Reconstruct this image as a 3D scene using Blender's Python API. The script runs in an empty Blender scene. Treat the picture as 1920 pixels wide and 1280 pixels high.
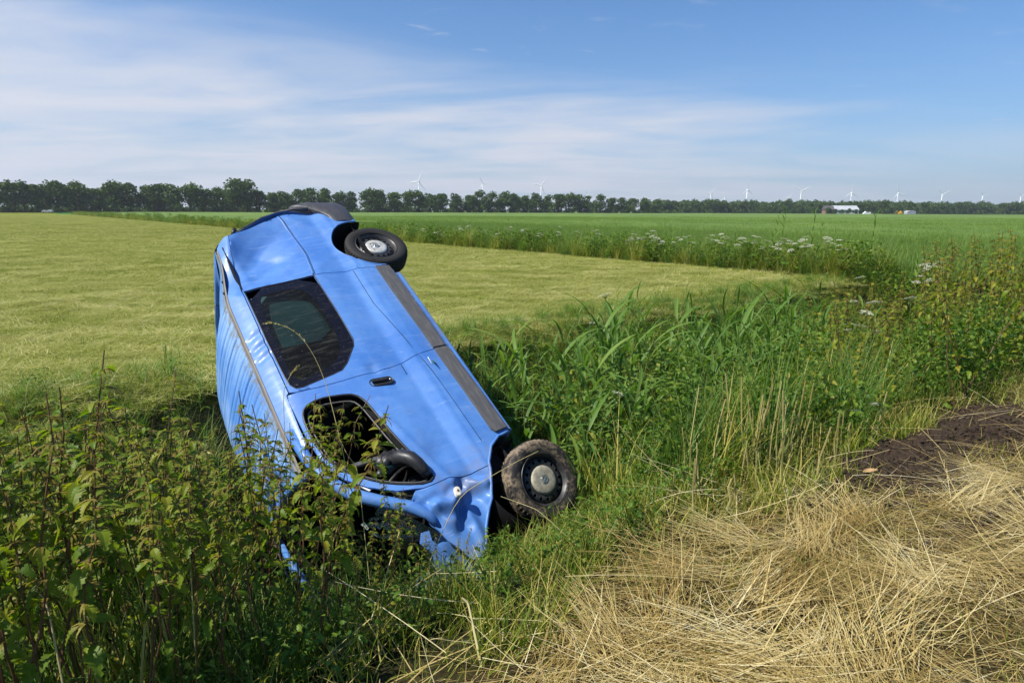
import bpy, bmesh, math, random
import numpy as np
from mathutils import Matrix, Vector, noise
from mathutils.geometry import delaunay_2d_cdt

random.seed(7)
rng = np.random.default_rng(7)
S = bpy.context.scene
COL = S.collection
R = math.radians

# ------------------------------------------------------------------ camera, sky, sun, exposure
F_PX = 1200.0                     # focal length for a 1920 px wide frame
CAM_H = 1.75
PITCH = math.atan(245 / F_PX)
cam_data = bpy.data.cameras.new('camera')
cam_data.sensor_width = 36.0
cam_data.lens = 36.0 * F_PX / 1920
cam_data.clip_start = 0.05
cam_data.clip_end = 30000
cam = bpy.data.objects.new('camera', cam_data)
COL.objects.link(cam)
cam.location = (0, 0, CAM_H)
cam.rotation_mode = 'XYZ'
cam.matrix_world = Matrix.Translation((0, 0, CAM_H)) @ Matrix.Rotation(R(90) - PITCH, 4, 'X') @ Matrix.Rotation(R(0.25), 4, 'Z')
S.camera = cam

SUN_DIR = Vector((-0.58, -0.22, 0.78)).normalized()      # towards the sun
SUN_EL = math.asin(SUN_DIR.z)
SUN_AZ = math.atan2(SUN_DIR.x, SUN_DIR.y)

world = bpy.data.worlds.new('World')
S.world = world
world.use_nodes = True
nt = world.node_tree
nt.nodes.clear()
def wn(t, **k):
    n = nt.nodes.new(t)
    for a, b in k.items():
        setattr(n, a, b)
    return n
def wmath(op, a, b=None, c=None):
    n = wn('ShaderNodeMath', operation=op)
    for i, v in enumerate((a, b, c)):
        if v is None:
            continue
        if isinstance(v, (int, float)):
            n.inputs[i].default_value = v
        else:
            nt.links.new(v, n.inputs[i])
    return n.outputs[0]
sky = wn('ShaderNodeTexSky', sky_type='NISHITA', sun_disc=False)
sky.sun_elevation = SUN_EL
sky.sun_rotation = SUN_AZ
sky.air_density = 1.0
sky.dust_density = 0.25
sky.ozone_density = 3.0
tc = wn('ShaderNodeTexCoord')
sx = wn('ShaderNodeSeparateXYZ')
nt.links.new(tc.outputs['Generated'], sx.inputs[0])
X_, Y_, Z_ = sx.outputs
zc = wmath('ADD', wmath('MAXIMUM', Z_, 0.0), 0.10)
cx = wmath('DIVIDE', X_, zc)
cy = wmath('DIVIDE', Y_, zc)
cmb = wn('ShaderNodeCombineXYZ')
nt.links.new(wmath('MULTIPLY', cx, 0.55), cmb.inputs[0])
nt.links.new(cy, cmb.inputs[1])
def wnoise(scale, detail, rough, dist=0.0, off=(0, 0, 0), vec=None, rot=0.0):
    mp = wn('ShaderNodeMapping')
    mp.inputs['Location'].default_value = off
    mp.inputs['Rotation'].default_value = (0, 0, rot)
    nt.links.new(vec or cmb.outputs[0], mp.inputs[0])
    n = wn('ShaderNodeTexNoise')
    n.inputs['Scale'].default_value = scale
    n.inputs['Detail'].default_value = detail
    n.inputs['Roughness'].default_value = rough
    n.inputs['Distortion'].default_value = dist
    nt.links.new(mp.outputs[0], n.inputs['Vector'])
    return n.outputs[0]
def wramp(v, lo, hi):
    n = wn('ShaderNodeMapRange', interpolation_type='SMOOTHSTEP')
    nt.links.new(v, n.inputs[0])
    n.inputs[1].default_value = lo
    n.inputs[2].default_value = hi
    return n.outputs[0]
big = wnoise(0.55, 5, 0.55, 0.6, (2.3, 1.1, 0), rot=0.5)
fine = wnoise(2.0, 6, 0.55, 0.5, (0.4, 3.1, 0), rot=0.35)
# one broad sheet of cirrus fills the sky towards the left and thins out to the upper right
edge = wmath('SUBTRACT', wmath('SUBTRACT', 0.235, wmath('MULTIPLY', X_, 0.12)), Z_)
sheet = wramp(wmath('ADD', wmath('MULTIPLY', edge, 3.6), wmath('MULTIPLY', wmath('SUBTRACT', big, 0.5), 1.7)), -0.10, 0.55)
body = wramp(wmath('ADD', wmath('MULTIPLY', fine, 0.42), wmath('MULTIPLY', big, 0.62)), 0.28, 0.66)
fade_r = wramp(X_, 0.72, 0.10)
cover = wmath('MULTIPLY', wmath('MULTIPLY', sheet, body), wmath('ADD', wmath('MULTIPLY', fade_r, 0.75), 0.25))
puffs = wramp(wnoise(6.0, 6, 0.55, 0.3, (5.1, 0.2, 0)), 0.58, 0.74)
puffmask = wmath('MULTIPLY', wramp(wnoise(0.9, 2, 0.5, 0.0, (8.0, 2.0, 0)), 0.42, 0.58), 0.42)
cover = wmath('MAXIMUM', wmath('MULTIPLY', cover, 0.95), wmath('MULTIPLY', puffs, puffmask))
tint = wn('ShaderNodeMix', data_type='RGBA', blend_type='MULTIPLY')
tint.inputs['Factor'].default_value = 1.0
nt.links.new(sky.outputs[0], tint.inputs['A'])
tint.inputs['B'].default_value = (0.47, 0.84, 1.17, 1)
veil = wn('ShaderNodeMix', data_type='RGBA')                 # pale haze low over the whole horizon
nt.links.new(wmath('MULTIPLY', wmath('POWER', 2.718, wmath('MULTIPLY', wmath('MAXIMUM', Z_, 0.0), -8.5)), 0.88), veil.inputs['Factor'])
nt.links.new(tint.outputs['Result'], veil.inputs['A'])
veil.inputs['B'].default_value = (3.6, 4.25, 5.1, 1)
mixc = wn('ShaderNodeMix', data_type='RGBA')
nt.links.new(cover, mixc.inputs['Factor'])
nt.links.new(veil.outputs['Result'], mixc.inputs['A'])
mixc.inputs['B'].default_value = (6.0, 6.2, 6.9, 1)
bg = wn('ShaderNodeBackground')
bg.inputs['Strength'].default_value = 0.085
nt.links.new(mixc.outputs['Result'], bg.inputs['Color'])
wo = wn('ShaderNodeOutputWorld')
nt.links.new(bg.outputs[0], wo.inputs[0])

sun_data = bpy.data.lights.new('sun', 'SUN')
sun_data.energy = 5.0
sun_data.angle = R(0.53)
sun_data.color = (1.0, 0.95, 0.87)
sun = bpy.data.objects.new('sun', sun_data)
COL.objects.link(sun)
sun.rotation_euler = SUN_DIR.to_track_quat('Z', 'Y').to_euler()

S.view_settings.view_transform = 'Standard'
S.view_settings.look = 'None'
S.view_settings.exposure = 0.52
S.view_settings.gamma = 1.0
S.view_settings.use_curve_mapping = False
S.render.engine = 'CYCLES'
S.cycles.max_bounces = 6
S.cycles.diffuse_bounces = 3
S.cycles.glossy_bounces = 3
S.cycles.transmission_bounces = 4
S.cycles.transparent_max_bounces = 6
S.cycles.use_denoising = True

# ------------------------------------------------------------------ helpers
def tag(o, label=None, cat=None, group=None, kind=None):
    if label: o['label'] = label
    if cat: o['category'] = cat
    if group: o['group'] = group
    if kind: o['kind'] = kind
    return o

def link(o, parent=None):
    COL.objects.link(o)
    if parent is not None:
        o.parent = parent
    return o

def empty(name, loc=(0, 0, 0), mat=None):
    o = bpy.data.objects.new(name, None)
    COL.objects.link(o)
    o.empty_display_size = 0.2
    if mat is not None:
        o.matrix_world = mat
    else:
        o.location = loc
    return o

def add(name, me, parent=None, loc=None, rot=None, scale=None):
    o = bpy.data.objects.new(name, me)
    link(o, parent)
    if loc is not None: o.location = loc
    if rot is not None: o.rotation_euler = rot
    if scale is not None: o.scale = scale if not isinstance(scale, (int, float)) else (scale,) * 3
    return o

def fast_mesh(name, V, Q, mats, tint=None, smooth=False):
    """V (n,3), Q (m,4) quads, optional tint per vertex"""
    me = bpy.data.meshes.new(name)
    V = np.asarray(V, np.float32); Q = np.asarray(Q, np.int32)
    me.vertices.add(len(V)); me.vertices.foreach_set('co', V.ravel())
    k = Q.shape[1]
    me.loops.add(Q.size); me.loops.foreach_set('vertex_index', Q.ravel())
    me.polygons.add(len(Q)); me.polygons.foreach_set('loop_start', np.arange(0, Q.size, k, dtype=np.int32))
    if smooth:
        me.polygons.foreach_set('use_smooth', np.ones(len(Q), bool))
    if tint is not None:
        a = me.attributes.new('tint', 'FLOAT', 'POINT')
        a.data.foreach_set('value', np.asarray(tint, np.float32))
    for m in (mats if isinstance(mats, (list, tuple)) else [mats]):
        me.materials.append(m)
    me.update(calc_edges=True)
    me.validate()
    return me

def bm_mesh(name, bm, mats, smooth=True, sharp=None):
    if sharp is not None:
        for e in bm.edges:
            if len(e.link_faces) == 2 and e.calc_face_angle(0) > sharp:
                e.smooth = False
    for f in bm.faces:
        f.smooth = smooth
    me = bpy.data.meshes.new(name)
    bm.to_mesh(me); bm.free()
    for m in (mats if isinstance(mats, (list, tuple)) else [mats]):
        me.materials.append(m)
    return me

def bm_box(bm, c, s, rot=None, bev=0.0):
    r = bmesh.ops.create_cube(bm, size=1.0)
    vs = r['verts']
    M = Matrix.Translation(c)
    if rot is not None:
        M = M @ rot.to_4x4()
    M = M @ Matrix.Diagonal((*s, 1))
    bmesh.ops.transform(bm, matrix=M, verts=vs)
    if bev:
        es = list({e for v in vs for e in v.link_edges})
        bmesh.ops.bevel(bm, geom=es, offset=bev, segments=2, affect='EDGES')
    return vs

def bm_tube(bm, pts, rad, n=8, cap=True):
    pts = [Vector(p) for p in pts]
    rads = rad if isinstance(rad, (list, tuple)) else [rad] * len(pts)
    rings = []
    up = Vector((0.13, 0.21, 0.97))
    for i, p in enumerate(pts):
        d = (pts[min(i + 1, len(pts) - 1)] - pts[max(i - 1, 0)]).normalized()
        a = d.cross(up)
        if a.length < 1e-3: a = d.cross(Vector((1, 0, 0)))
        a.normalize(); b = d.cross(a)
        rings.append([bm.verts.new(p + (a * math.cos(t) + b * math.sin(t)) * rads[i]) for t in [2 * math.pi * k / n for k in range(n)]])
    for r0, r1 in zip(rings[:-1], rings[1:]):
        for k in range(n):
            bm.faces.new((r0[k], r0[(k + 1) % n], r1[(k + 1) % n], r1[k]))
    if cap:
        bm.faces.new(rings[0][::-1]); bm.faces.new(rings[-1])

def bm_lathe(bm, prof, n=48, axis='Y', closed=False):
    """prof: list of (r, h); revolve round the Y axis"""
    rings = []
    for (r, h) in prof:
        rings.append([bm.verts.new((r * math.cos(t), h, r * math.sin(t))) for t in [2 * math.pi * k / n for k in range(n)]])
    pr = list(zip(rings[:-1], rings[1:]))
    if closed: pr.append((rings[-1], rings[0]))
    for a, b in pr:
        for k in range(n):
            bm.faces.new((a[k], b[k], b[(k + 1) % n], a[(k + 1) % n]))
    return rings

# ------------------------------------------------------------------ materials
def new_mat(name):
    m = bpy.data.materials.new(name); m.use_nodes = True
    t = m.node_tree; t.nodes.clear()
    return m, t

class NB:
    def __init__(s, t): s.t = t
    def n(s, typ, **k):
        x = s.t.nodes.new(typ)
        for a, b in k.items():
            if a == 'ins':
                for i, v in b.items():
                    if hasattr(v, 'is_linked'): s.t.links.new(v, x.inputs[i])
                    else: x.inputs[i].default_value = v
            else: setattr(x, a, b)
        return x
    def math(s, op, a, b=0.0, c=0.0):
        return s.n('ShaderNodeMath', operation=op, ins={0: a, 1: b, 2: c}).outputs[0]
    def noise(s, vec, scale, detail=4, rough=0.55, dist=0.0):
        ins = {'Scale': scale, 'Detail': detail, 'Roughness': rough, 'Distortion': dist}
        if vec is not None: ins['Vector'] = vec
        return s.n('ShaderNodeTexNoise', ins=ins).outputs[0]
    def ramp(s, v, lo, hi, to0=0.0, to1=1.0):
        return s.n('ShaderNodeMapRange', interpolation_type='SMOOTHSTEP', ins={0: v, 1: lo, 2: hi, 3: to0, 4: to1}).outputs[0]
    def mix(s, f, a, b, blend='MIX'):
        x = s.n('ShaderNodeMix', data_type='RGBA', blend_type=blend)
        for sock, v in (('Factor', f), ('A', a), ('B', b)):
            if hasattr(v, 'is_linked'): s.t.links.new(v, x.inputs[sock])
            else: x.inputs[sock].default_value = (*v, 1) if isinstance(v, tuple) and len(v) == 3 else v
        return x.outputs['Result']
    def cramp(s, v, stops):
        x = s.n('ShaderNodeValToRGB', ins={0: v})
        e = x.color_ramp.elements
        while len(e) > 1: e.remove(e[-1])
        e[0].position = stops[0][0]; e[0].color = (*stops[0][1], 1)
        for p, c in stops[1:]:
            q = e.new(p); q.color = (*c, 1)
        return x.outputs[0]
    def bump(s, h, strength=0.3, dist=0.01):
        return s.n('ShaderNodeBump', ins={'Strength': strength, 'Distance': dist, 'Height': h}).outputs[0]
    def pri(s, col, rough=0.5, metal=0.0, spec=0.5, normal=None, coat=0.0, coat_rough=0.1):
        ins = {'Base Color': col if hasattr(col, 'is_linked') else (*col, 1), 'Roughness': rough, 'Metallic': metal, 'Specular IOR Level': spec, 'Coat Weight': coat, 'Coat Roughness': coat_rough}
        if normal is not None: ins['Normal'] = normal
        return s.n('ShaderNodeBsdfPrincipled', ins=ins).outputs[0]
    def out(s, sh):
        o = s.n('ShaderNodeOutputMaterial'); s.t.links.new(sh, o.inputs[0])
    def obj(s): return s.n('ShaderNodeTexCoord').outputs['Object']
    def pos(s): return s.n('ShaderNodeNewGeometry').outputs['Position']

def leaf_mat(name, stops, trans=0.35, rough=0.5, spec=0.35, use_rand=0.25, tcol=(1.25, 1.35, 0.5), patch=0.0):
    m, t = new_mat(name); b = NB(t)
    a = b.n('ShaderNodeAttribute', attribute_name='tint').outputs['Fac']
    rnd = b.n('ShaderNodeObjectInfo').outputs['Random']
    v = b.math('ADD', a, b.math('MULTIPLY', b.math('SUBTRACT', rnd, 0.5), use_rand))
    if patch:
        v = b.math('ADD', v, b.math('MULTIPLY', b.math('SUBTRACT', b.noise(b.n('ShaderNodeMapping', ins={'Vector': b.pos(), 'Rotation': (0, 0, -.5), 'Scale': (.6, 1.6, 1)}).outputs[0], 0.9, 5, 0.68), 0.5), patch))
    c = b.cramp(v, stops)
    p = b.pri(c, rough, 0, spec)
    if trans > 0:
        tr = b.n('ShaderNodeBsdfTranslucent', ins={'Color': b.mix(1.0, c, tcol, 'MULTIPLY')}).outputs[0]
        p = b.n('ShaderNodeMixShader', ins={0: trans, 1: p, 2: tr}).outputs[0]
    b.out(p)
    return m

def plain(name, col, rough=0.6, metal=0.0, spec=0.5, var=0.25, scale=8.0, bump=0.0):
    m, t = new_mat(name); b = NB(t)
    n = b.noise(b.obj(), scale, 5, 0.6)
    c = b.mix(b.ramp(n, 0.3, 0.7), tuple(x * (1 - var) for x in col), tuple(min(1, x * (1 + var)) for x in col))
    b.out(b.pri(c, rough, metal, spec, b.bump(n, bump, 0.004) if bump else None))
    return m

# van materials
def mat_paint():
    m, t = new_mat('van_blue_paint'); b = NB(t)
    o = b.obj()
    big = b.noise(o, 1.3, 4, 0.6)
    fade = b.ramp(b.math('ADD', b.math('MULTIPLY', big, 0.6), b.math('MULTIPLY', b.noise(o, 6.0, 6, 0.7), 0.4)), 0.36, 0.64)
    st = b.n('ShaderNodeMapping', ins={'Vector': o, 'Scale': (9.0, 3.0, 1.1)}).outputs[0]
    streak = b.noise(st, 3.0, 6, 0.62)
    c = b.mix(fade, (0.048, 0.160, 0.455), (0.092, 0.228, 0.53))
    c = b.mix(b.math('MULTIPLY', b.ramp(streak, 0.55, 0.78), 0.30), c, (0.26, 0.40, 0.68))
    grime = b.math('MULTIPLY', b.ramp(b.noise(o, 4.5, 7, 0.7, 0.6), 0.50, 0.72), 0.22)
    c = b.mix(grime, c, (0.19, 0.24, 0.33))
    spots = b.ramp(b.noise(o, 55, 3, 0.5), 0.70, 0.78)
    c = b.mix(b.math('MULTIPLY', spots, 0.6), c, (0.06, 0.08, 0.10))
    ox = b.n('ShaderNodeSeparateXYZ', ins={0: o}).outputs
    dirt = b.math('MULTIPLY', b.ramp(b.noise(o, 3.2, 8, 0.72), 0.46, 0.66), b.math('MAXIMUM', b.ramp(ox[0], -0.75, 0.1), b.ramp(ox[2], 0.62, 0.28)))
    c = b.mix(b.math('MULTIPLY', dirt, 0.55), c, (0.19, 0.15, 0.10))
    scr = b.n('ShaderNodeMapping', ins={'Vector': o, 'Rotation': (0.0, 0.5, 0.0), 'Scale': (60.0, 6.0, 3.0)}).outputs[0]
    scratch = b.math('MULTIPLY', b.ramp(b.noise(scr, 2.2, 2, 0.5), 0.71, 0.76), b.ramp(b.noise(o, 2.1, 2, 0.5), 0.42, 0.56))
    c = b.mix(b.math('MULTIPLY', scratch, 0.6), c, (0.5, 0.58, 0.66))
    h = b.noise(o, 2.4, 2, 0.5)
    rough = b.ramp(streak, 0.3, 0.8, 0.46, 0.64)
    b.out(b.pri(c, rough, 0.0, 0.4, b.bump(h, 0.05, 0.02), 0.08, 0.18))
    return m
def mat_roof():
    m, t = new_mat('van_roof_paint'); b = NB(t)
    o = b.obj()
    c = b.mix(b.ramp(b.noise(o, 2.0, 5, 0.6), 0.35, 0.7), (0.10, 0.27, 0.66), (0.24, 0.42, 0.74))
    # moss and grime collect along the gutter
    y = b.n('ShaderNodeSeparateXYZ', ins={0: o}).outputs[1]
    g = b.math('MULTIPLY', b.ramp(y, 0.55, 0.735), b.ramp(b.noise(o, 14, 5, 0.7), 0.40, 0.62))
    c = b.mix(b.math('MULTIPLY', g, 0.85), c, (0.20, 0.17, 0.075))
    st = b.n('ShaderNodeMapping', ins={'Vector': o, 'Scale': (26.0, 1.0, 1.0)}).outputs[0]
    c = b.mix(b.math('MULTIPLY', b.ramp(b.noise(st, 1.6, 5, 0.6), 0.56, 0.74), 0.2), c, (0.30, 0.36, 0.40))
    b.out(b.pri(c, 0.42, 0.0, 0.5, b.bump(b.noise(o, 3, 2, 0.5), 0.06, 0.02), 0.1, 0.3))
    return m
def mat_trim(name, col, rough=0.55, dust=0.25):
    m, t = new_mat(name); b = NB(t)
    o = b.obj()
    n = b.noise(o, 5, 6, 0.65)
    st = b.n('ShaderNodeMapping', ins={'Vector': o, 'Scale': (3.0, 30.0, 30.0)}).outputs[0]
    c = b.mix(b.math('MULTIPLY', b.ramp(b.noise(st, 2.0, 5, 0.6), 0.45, 0.75), dust), col, (0.26, 0.24, 0.20))
    c = b.mix(b.math('MULTIPLY', b.ramp(n, 0.5, 0.75), dust), c, (0.20, 0.19, 0.17))
    b.out(b.pri(c, rough, 0, 0.4, b.bump(b.noise(o, 180, 2, 0.5), 0.12, 0.002)))
    return m
def mat_glass():
    m, t = new_mat('van_dark_glass'); b = NB(t)
    o = b.obj()
    lw = b.n('ShaderNodeLayerWeight', ins={'Blend': 0.28}).outputs['Fresnel']
    tr = b.n('ShaderNodeBsdfTransparent', ins={'Color': (0.30, 0.40, 0.40, 1)}).outputs[0]
    gl = b.n('ShaderNodeBsdfGlossy', ins={'Color': (0.85, 0.9, 0.95, 1), 'Roughness': 0.06}).outputs[0]
    g = b.n('ShaderNodeMixShader', ins={0: b.math('MULTIPLY', lw, 0.55), 1: tr, 2: gl}).outputs[0]
    st = b.n('ShaderNodeMapping', ins={'Vector': o, 'Rotation': (0, 0.55, 0), 'Scale': (14.0, 1.0, 1.6)}).outputs[0]
    d = b.math('MULTIPLY', b.ramp(b.noise(st, 4.0, 6, 0.65), 0.48, 0.80), 0.16)
    sp = b.math('MULTIPLY', b.ramp(b.noise(o, 60, 3, 0.6), 0.66, 0.76), 0.5)
    dd = b.math('ADD', b.math('MAXIMUM', d, sp), 0.03)
    df = b.n('ShaderNodeBsdfDiffuse', ins={'Color': (0.22, 0.21, 0.17, 1)}).outputs[0]
    b.out(b.n('ShaderNodeMixShader', ins={0: dd, 1: g, 2: df}).outputs[0])
    return m
def mat_frit():
    m, t = new_mat('van_glass_border'); b = NB(t)
    o = b.obj()
    st = b.n('ShaderNodeMapping', ins={'Vector': o, 'Rotation': (0, 0.55, 0), 'Scale': (12.0, 1.0, 1.6)}).outputs[0]
    d = b.ramp(b.noise(st, 4.0, 6, 0.65), 0.52, 0.85)
    sp = b.ramp(b.noise(o, 48, 4, 0.65), 0.63, 0.74)
    c = b.mix(b.math('MAXIMUM', b.math('MULTIPLY', d, 0.35), b.math('MULTIPLY', sp, 0.6)), (0.006, 0.006, 0.010), (0.16, 0.13, 0.10))
    b.out(b.pri(c, b.ramp(sp, 0, 1, 0.22, 0.6), 0, 0.3))
    return m
def mat_tyre(name, mud):
    m, t = new_mat(name); b = NB(t)
    o = b.obj()
    n = b.noise(o, 7, 6, 0.7)
    n2 = b.noise(o, 40, 4, 0.7)
    r = b.math('ADD', b.math('MULTIPLY', n, 0.7), b.math('MULTIPLY', n2, 0.3))
    f = b.ramp(r, 0.62 - 0.17 * mud, 0.74 - 0.15 * mud)
    c = b.mix(b.math('MULTIPLY', f, 0.25 + 0.70 * mud), (0.017, 0.016, 0.015), (0.22, 0.165, 0.105))
    b.out(b.pri(c, 0.75, 0, 0.35, b.bump(r, 0.5, 0.008)))
    return m
def mat_shatter():
    m, t = new_mat('shattered_glass'); b = NB(t)
    o = b.obj()
    v = b.n('ShaderNodeTexVoronoi', feature='DISTANCE_TO_EDGE', ins={'Vector': o, 'Scale': 55.0}).outputs['Distance']
    line = b.ramp(v, 0.02, 0.10, 1.0, 0.0)
    cell = b.n('ShaderNodeTexVoronoi', ins={'Vector': o, 'Scale': 55.0}).outputs['Color']
    c = b.mix(line, (0.012, 0.03, 0.032), (0.35, 0.50, 0.48))
    c = b.mix(0.12, c, cell)
    b.out(b.pri(c, 0.12, 0, 0.6))
    return m

M_paint = mat_paint()
M_roof = mat_roof()
M_trim = mat_trim('grey_plastic_trim', (0.085, 0.082, 0.080), 0.5, 0.35)
M_bump = mat_trim('dark_bumper_plastic', (0.050, 0.050, 0.056), 0.48, 0.18)
M_black = mat_trim('black_plastic', (0.018, 0.018, 0.020), 0.42, 0.12)
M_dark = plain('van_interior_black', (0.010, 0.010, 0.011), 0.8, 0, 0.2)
M_teal_patch = plain('teal_patch', (0.085, 0.165, 0.16), 0.8, 0, 0.2, 0.12, 3)
M_glass = mat_glass()
M_frit = mat_frit()
M_tyre = mat_tyre('tyre_rubber', 0.12)
M_tyre_mud = mat_tyre('muddy_tyre_rubber', 0.95)
M_steel = plain('black_steel_wheel', (0.045, 0.044, 0.045), 0.42, 0.3, 0.5, 0.4, 22, 0.2)
M_cap = plain('silver_wheel_cap', (0.50, 0.49, 0.44), 0.45, 0.25, 0.5, 0.22, 30, 0.25)
M_capmud = plain('muddy_wheel_cap', (0.33, 0.30, 0.22), 0.6, 0.0, 0.4, 0.25, 24, 0.3)
M_chrome = plain('bright_metal', (0.62, 0.62, 0.60), 0.25, 0.9)
M_lens = plain('clear_lens', (0.62, 0.58, 0.48), 0.2, 0, 0.6, 0.2, 60)
M_shat = mat_shatter()
M_white = plain('white_paper', (0.75, 0.75, 0.72), 0.8)
M_rust = plain('rusty_edge', (0.22, 0.11, 0.06), 0.85, 0, 0.2, 0.5, 40, 0.3)
M_gut = mat_trim('roof_gutter_trim', (0.17, 0.155, 0.13), 0.7, 0.7)
M_chassis = plain('underbody_grime', (0.045, 0.040, 0.035), 0.9, 0, 0.2, 0.4, 6, 0.3)
M_shard = plain('green_glass_shard', (0.16, 0.32, 0.28), 0.15, 0, 0.6, 0.2, 20)
M_red = plain('red_lamp_plastic', (0.16, 0.012, 0.02), 0.25)

# ------------------------------------------------------------------ terrain
UX, UY = 0.762, 0.647            # along the roadside ditch; n runs across it, away from the camera
def un2xy(u, n): return UX * u - UY * n, UY * u + UX * n
def xy2un(x, y): return UX * x + UY * y, -UY * x + UX * y
NP = [-60, -3, 0.0, 1.5, 2.3, 2.9, 3.5, 4.2, 4.7, 5.3, 6.3, 7.0, 7.4, 8.2, 60]
NZ = [0.12, 0.12, 0.10, 0.04, -0.13, -0.52, -1.12, -1.95, -2.08, -1.60, -0.62, -0.05, 0.02, 0.0, 0.0]
# second ditch, between the mown field and the crop
D2 = np.array([9.8, 15.9]); D2D = np.array([-0.62, 0.785]); D2D = D2D / np.linalg.norm(D2D); D2N = np.array([D2D[1], -D2D[0]])
def d2_coord(x, y):
    dx, dy = x - D2[0], y - D2[1]
    return dx * D2D[0] + dy * D2D[1], dx * D2N[0] + dy * D2N[1]       # along, across (+ = crop side)
def wob(x, y):
    return (np.sin(x * 1.7 + 0.6 * np.sin(y * 1.1)) * np.sin(y * 1.3 + 1.1) * 0.5 + np.sin(x * 4.1 + y * 2.3) * np.sin(y * 5.2 - x * 1.9 + 0.4) * 0.28 + np.sin(x * 9.7 - y * 3.1) * np.sin(y * 8.3 + x * 5.7) * 0.16)
def edge_n(u): return np.interp(u, [-2, 3, 4.3, 5.6, 10], [2.4, 2.3, 1.85, 1.40, 1.25])
def soil_w(x, y):
    t = x - 2.9
    a = np.exp(-(((x - 3.2) / 1.2) ** 4 + ((y - 4.33 - .62 * t) / (.36 + .12 * np.sin(x * 5.3))) ** 2))
    b = .42 * np.exp(-(((x - 2.85) / .8) ** 2 + ((y - 3.35 - .45 * t) / .10) ** 2))
    return np.maximum(a, b)
def ground_z(x, y):
    x = np.asarray(x, float); y = np.asarray(y, float)
    u, n = xy2un(x, y)
    z = np.interp(n, NP, NZ)
    near = np.clip(1.0 - (np.hypot(x, y) - 20) / 30, 0, 1)
    z = z + wob(x, y) * near * np.where(n > 7.4, 0.025, 0.035)
    z = z + soil_w(x, y) * (0.11 + 0.05 * wob(x * 2.3, y * 2.3))
    s, m = d2_coord(x, y)
    z = z - 0.45 * np.exp(-((m - 1.2) / 0.7) ** 2) * np.clip((s - 2) / 5, 0, 1)
    return z

def grid_axis(parts):
    a = []
    for lo, hi, st in parts:
        a.extend(np.arange(lo, hi, st))
    return np.array(a)
gu = np.concatenate([-np.geomspace(20000, 12, 24), grid_axis([(-10, -1.5, 0.5), (-1.5, 7, 0.12), (7, 24, 0.4)]), np.geomspace(24, 20000, 40)])
gn = np.concatenate([-np.geomspace(20000, 6, 20), grid_axis([(-5, -0.4, 0.4), (-0.4, 9, 0.12), (9, 26, 0.4)]), np.geomspace(26, 20000, 40)])
GU, GN = np.meshgrid(gu, gn, indexing='ij')
gx, gy = un2xy(GU, GN)
gz = ground_z(gx, gy)
nu, nn = GU.shape
idx = np.arange(nu * nn).reshape(nu, nn)
Q = np.stack([idx[:-1, :-1], idx[1:, :-1], idx[1:, 1:], idx[:-1, 1:]], -1).reshape(-1, 4)

def mat_ground():
    m, t = new_mat('field_and_verge'); b = NB(t)
    p = b.pos()
    s = b.n('ShaderNodeSeparateXYZ', ins={0: p}).outputs
    nco = b.math('ADD', b.math('MULTIPLY', s[0], -UY), b.math('MULTIPLY', s[1], UX))
    across = b.math('ADD', b.math('MULTIPLY', b.math('SUBTRACT', s[0], float(D2[0])), float(D2N[0])), b.math('MULTIPLY', b.math('SUBTRACT', s[1], float(D2[1])), float(D2N[1])))
    # mown hay: fine strands, thin swaths along the field
    st1 = b.n('ShaderNodeMapping', ins={'Vector': p, 'Rotation': (0, 0, 0.35), 'Scale': (1.0, 3.2, 1.0)}).outputs[0]
    st2 = b.n('ShaderNodeMapping', ins={'Vector': p, 'Rotation': (0, 0, -0.9), 'Scale': (0.35, 1.0, 1.0)}).outputs[0]
    f1 = b.noise(st1, 9, 8, 0.72)
    f2 = b.noise(st2, 0.9, 6, 0.68)
    f3 = b.noise(p, 0.12, 4, 0.6)
    v = b.math('ADD', b.math('MULTIPLY', f1, 0.45), b.math('ADD', b.math('MULTIPLY', f2, 0.45), b.math('MULTIPLY', f3, 0.15)))
    hay = b.cramp(v, [(0.36, (0.060, 0.085, 0.010)), (0.46, (0.115, 0.145, 0.016)), (0.55, (0.17, 0.19, 0.014)), (0.68, (0.26, 0.255, 0.040))])
    crop = b.cramp(b.noise(b.n('ShaderNodeMapping', ins={'Vector': p, 'Scale': (0.5, 0.06, 1)}).outputs[0], 1.0, 6, 0.65), [(0.35, (0.030, 0.115, 0.012)), (0.65, (0.065, 0.20, 0.022))])
    soil = b.cramp(b.noise(p, 30, 6, 0.7), [(0.3, (0.018, 0.013, 0.009)), (0.7, (0.075, 0.055, 0.036))])
    straw = b.cramp(b.noise(p, 24, 7, 0.75), [(0.3, (0.03, 0.024, 0.010)), (0.5, (0.085, 0.062, 0.024)), (0.7, (0.19, 0.14, 0.055))])  # ground under the straw darkened to paint in shade between stems
    duff = b.cramp(b.noise(p, 18, 6, 0.7), [(0.35, (0.012, 0.014, 0.006)), (0.7, (0.05, 0.055, 0.018))])
    c = b.mix(b.ramp(across, 0.4, 0.9), hay, crop)
    wn_ = b.math('ADD', nco, b.math('MULTIPLY', b.math('SUBTRACT', b.noise(p, 3, 4, 0.6), 0.5), 0.8))
    c = b.mix(b.ramp(wn_, 6.7, 7.5), duff, c)
    c = b.mix(b.ramp(wn_, 1.5, 2.2), straw, c)
    sw = b.n('ShaderNodeAttribute', attribute_name='soil').outputs['Fac']
    c = b.mix(b.ramp(b.math('ADD', sw, b.math('MULTIPLY', b.math('SUBTRACT', b.noise(p, 9, 5, 0.7), 0.5), 0.6)), 0.3, 0.5), c, soil)
    h = b.math('ADD', b.math('MULTIPLY', f1, 0.6), f2)
    b.out(b.pri(c, 0.9, 0, 0.1, b.bump(h, 0.9, 0.08)))
    return m
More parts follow.
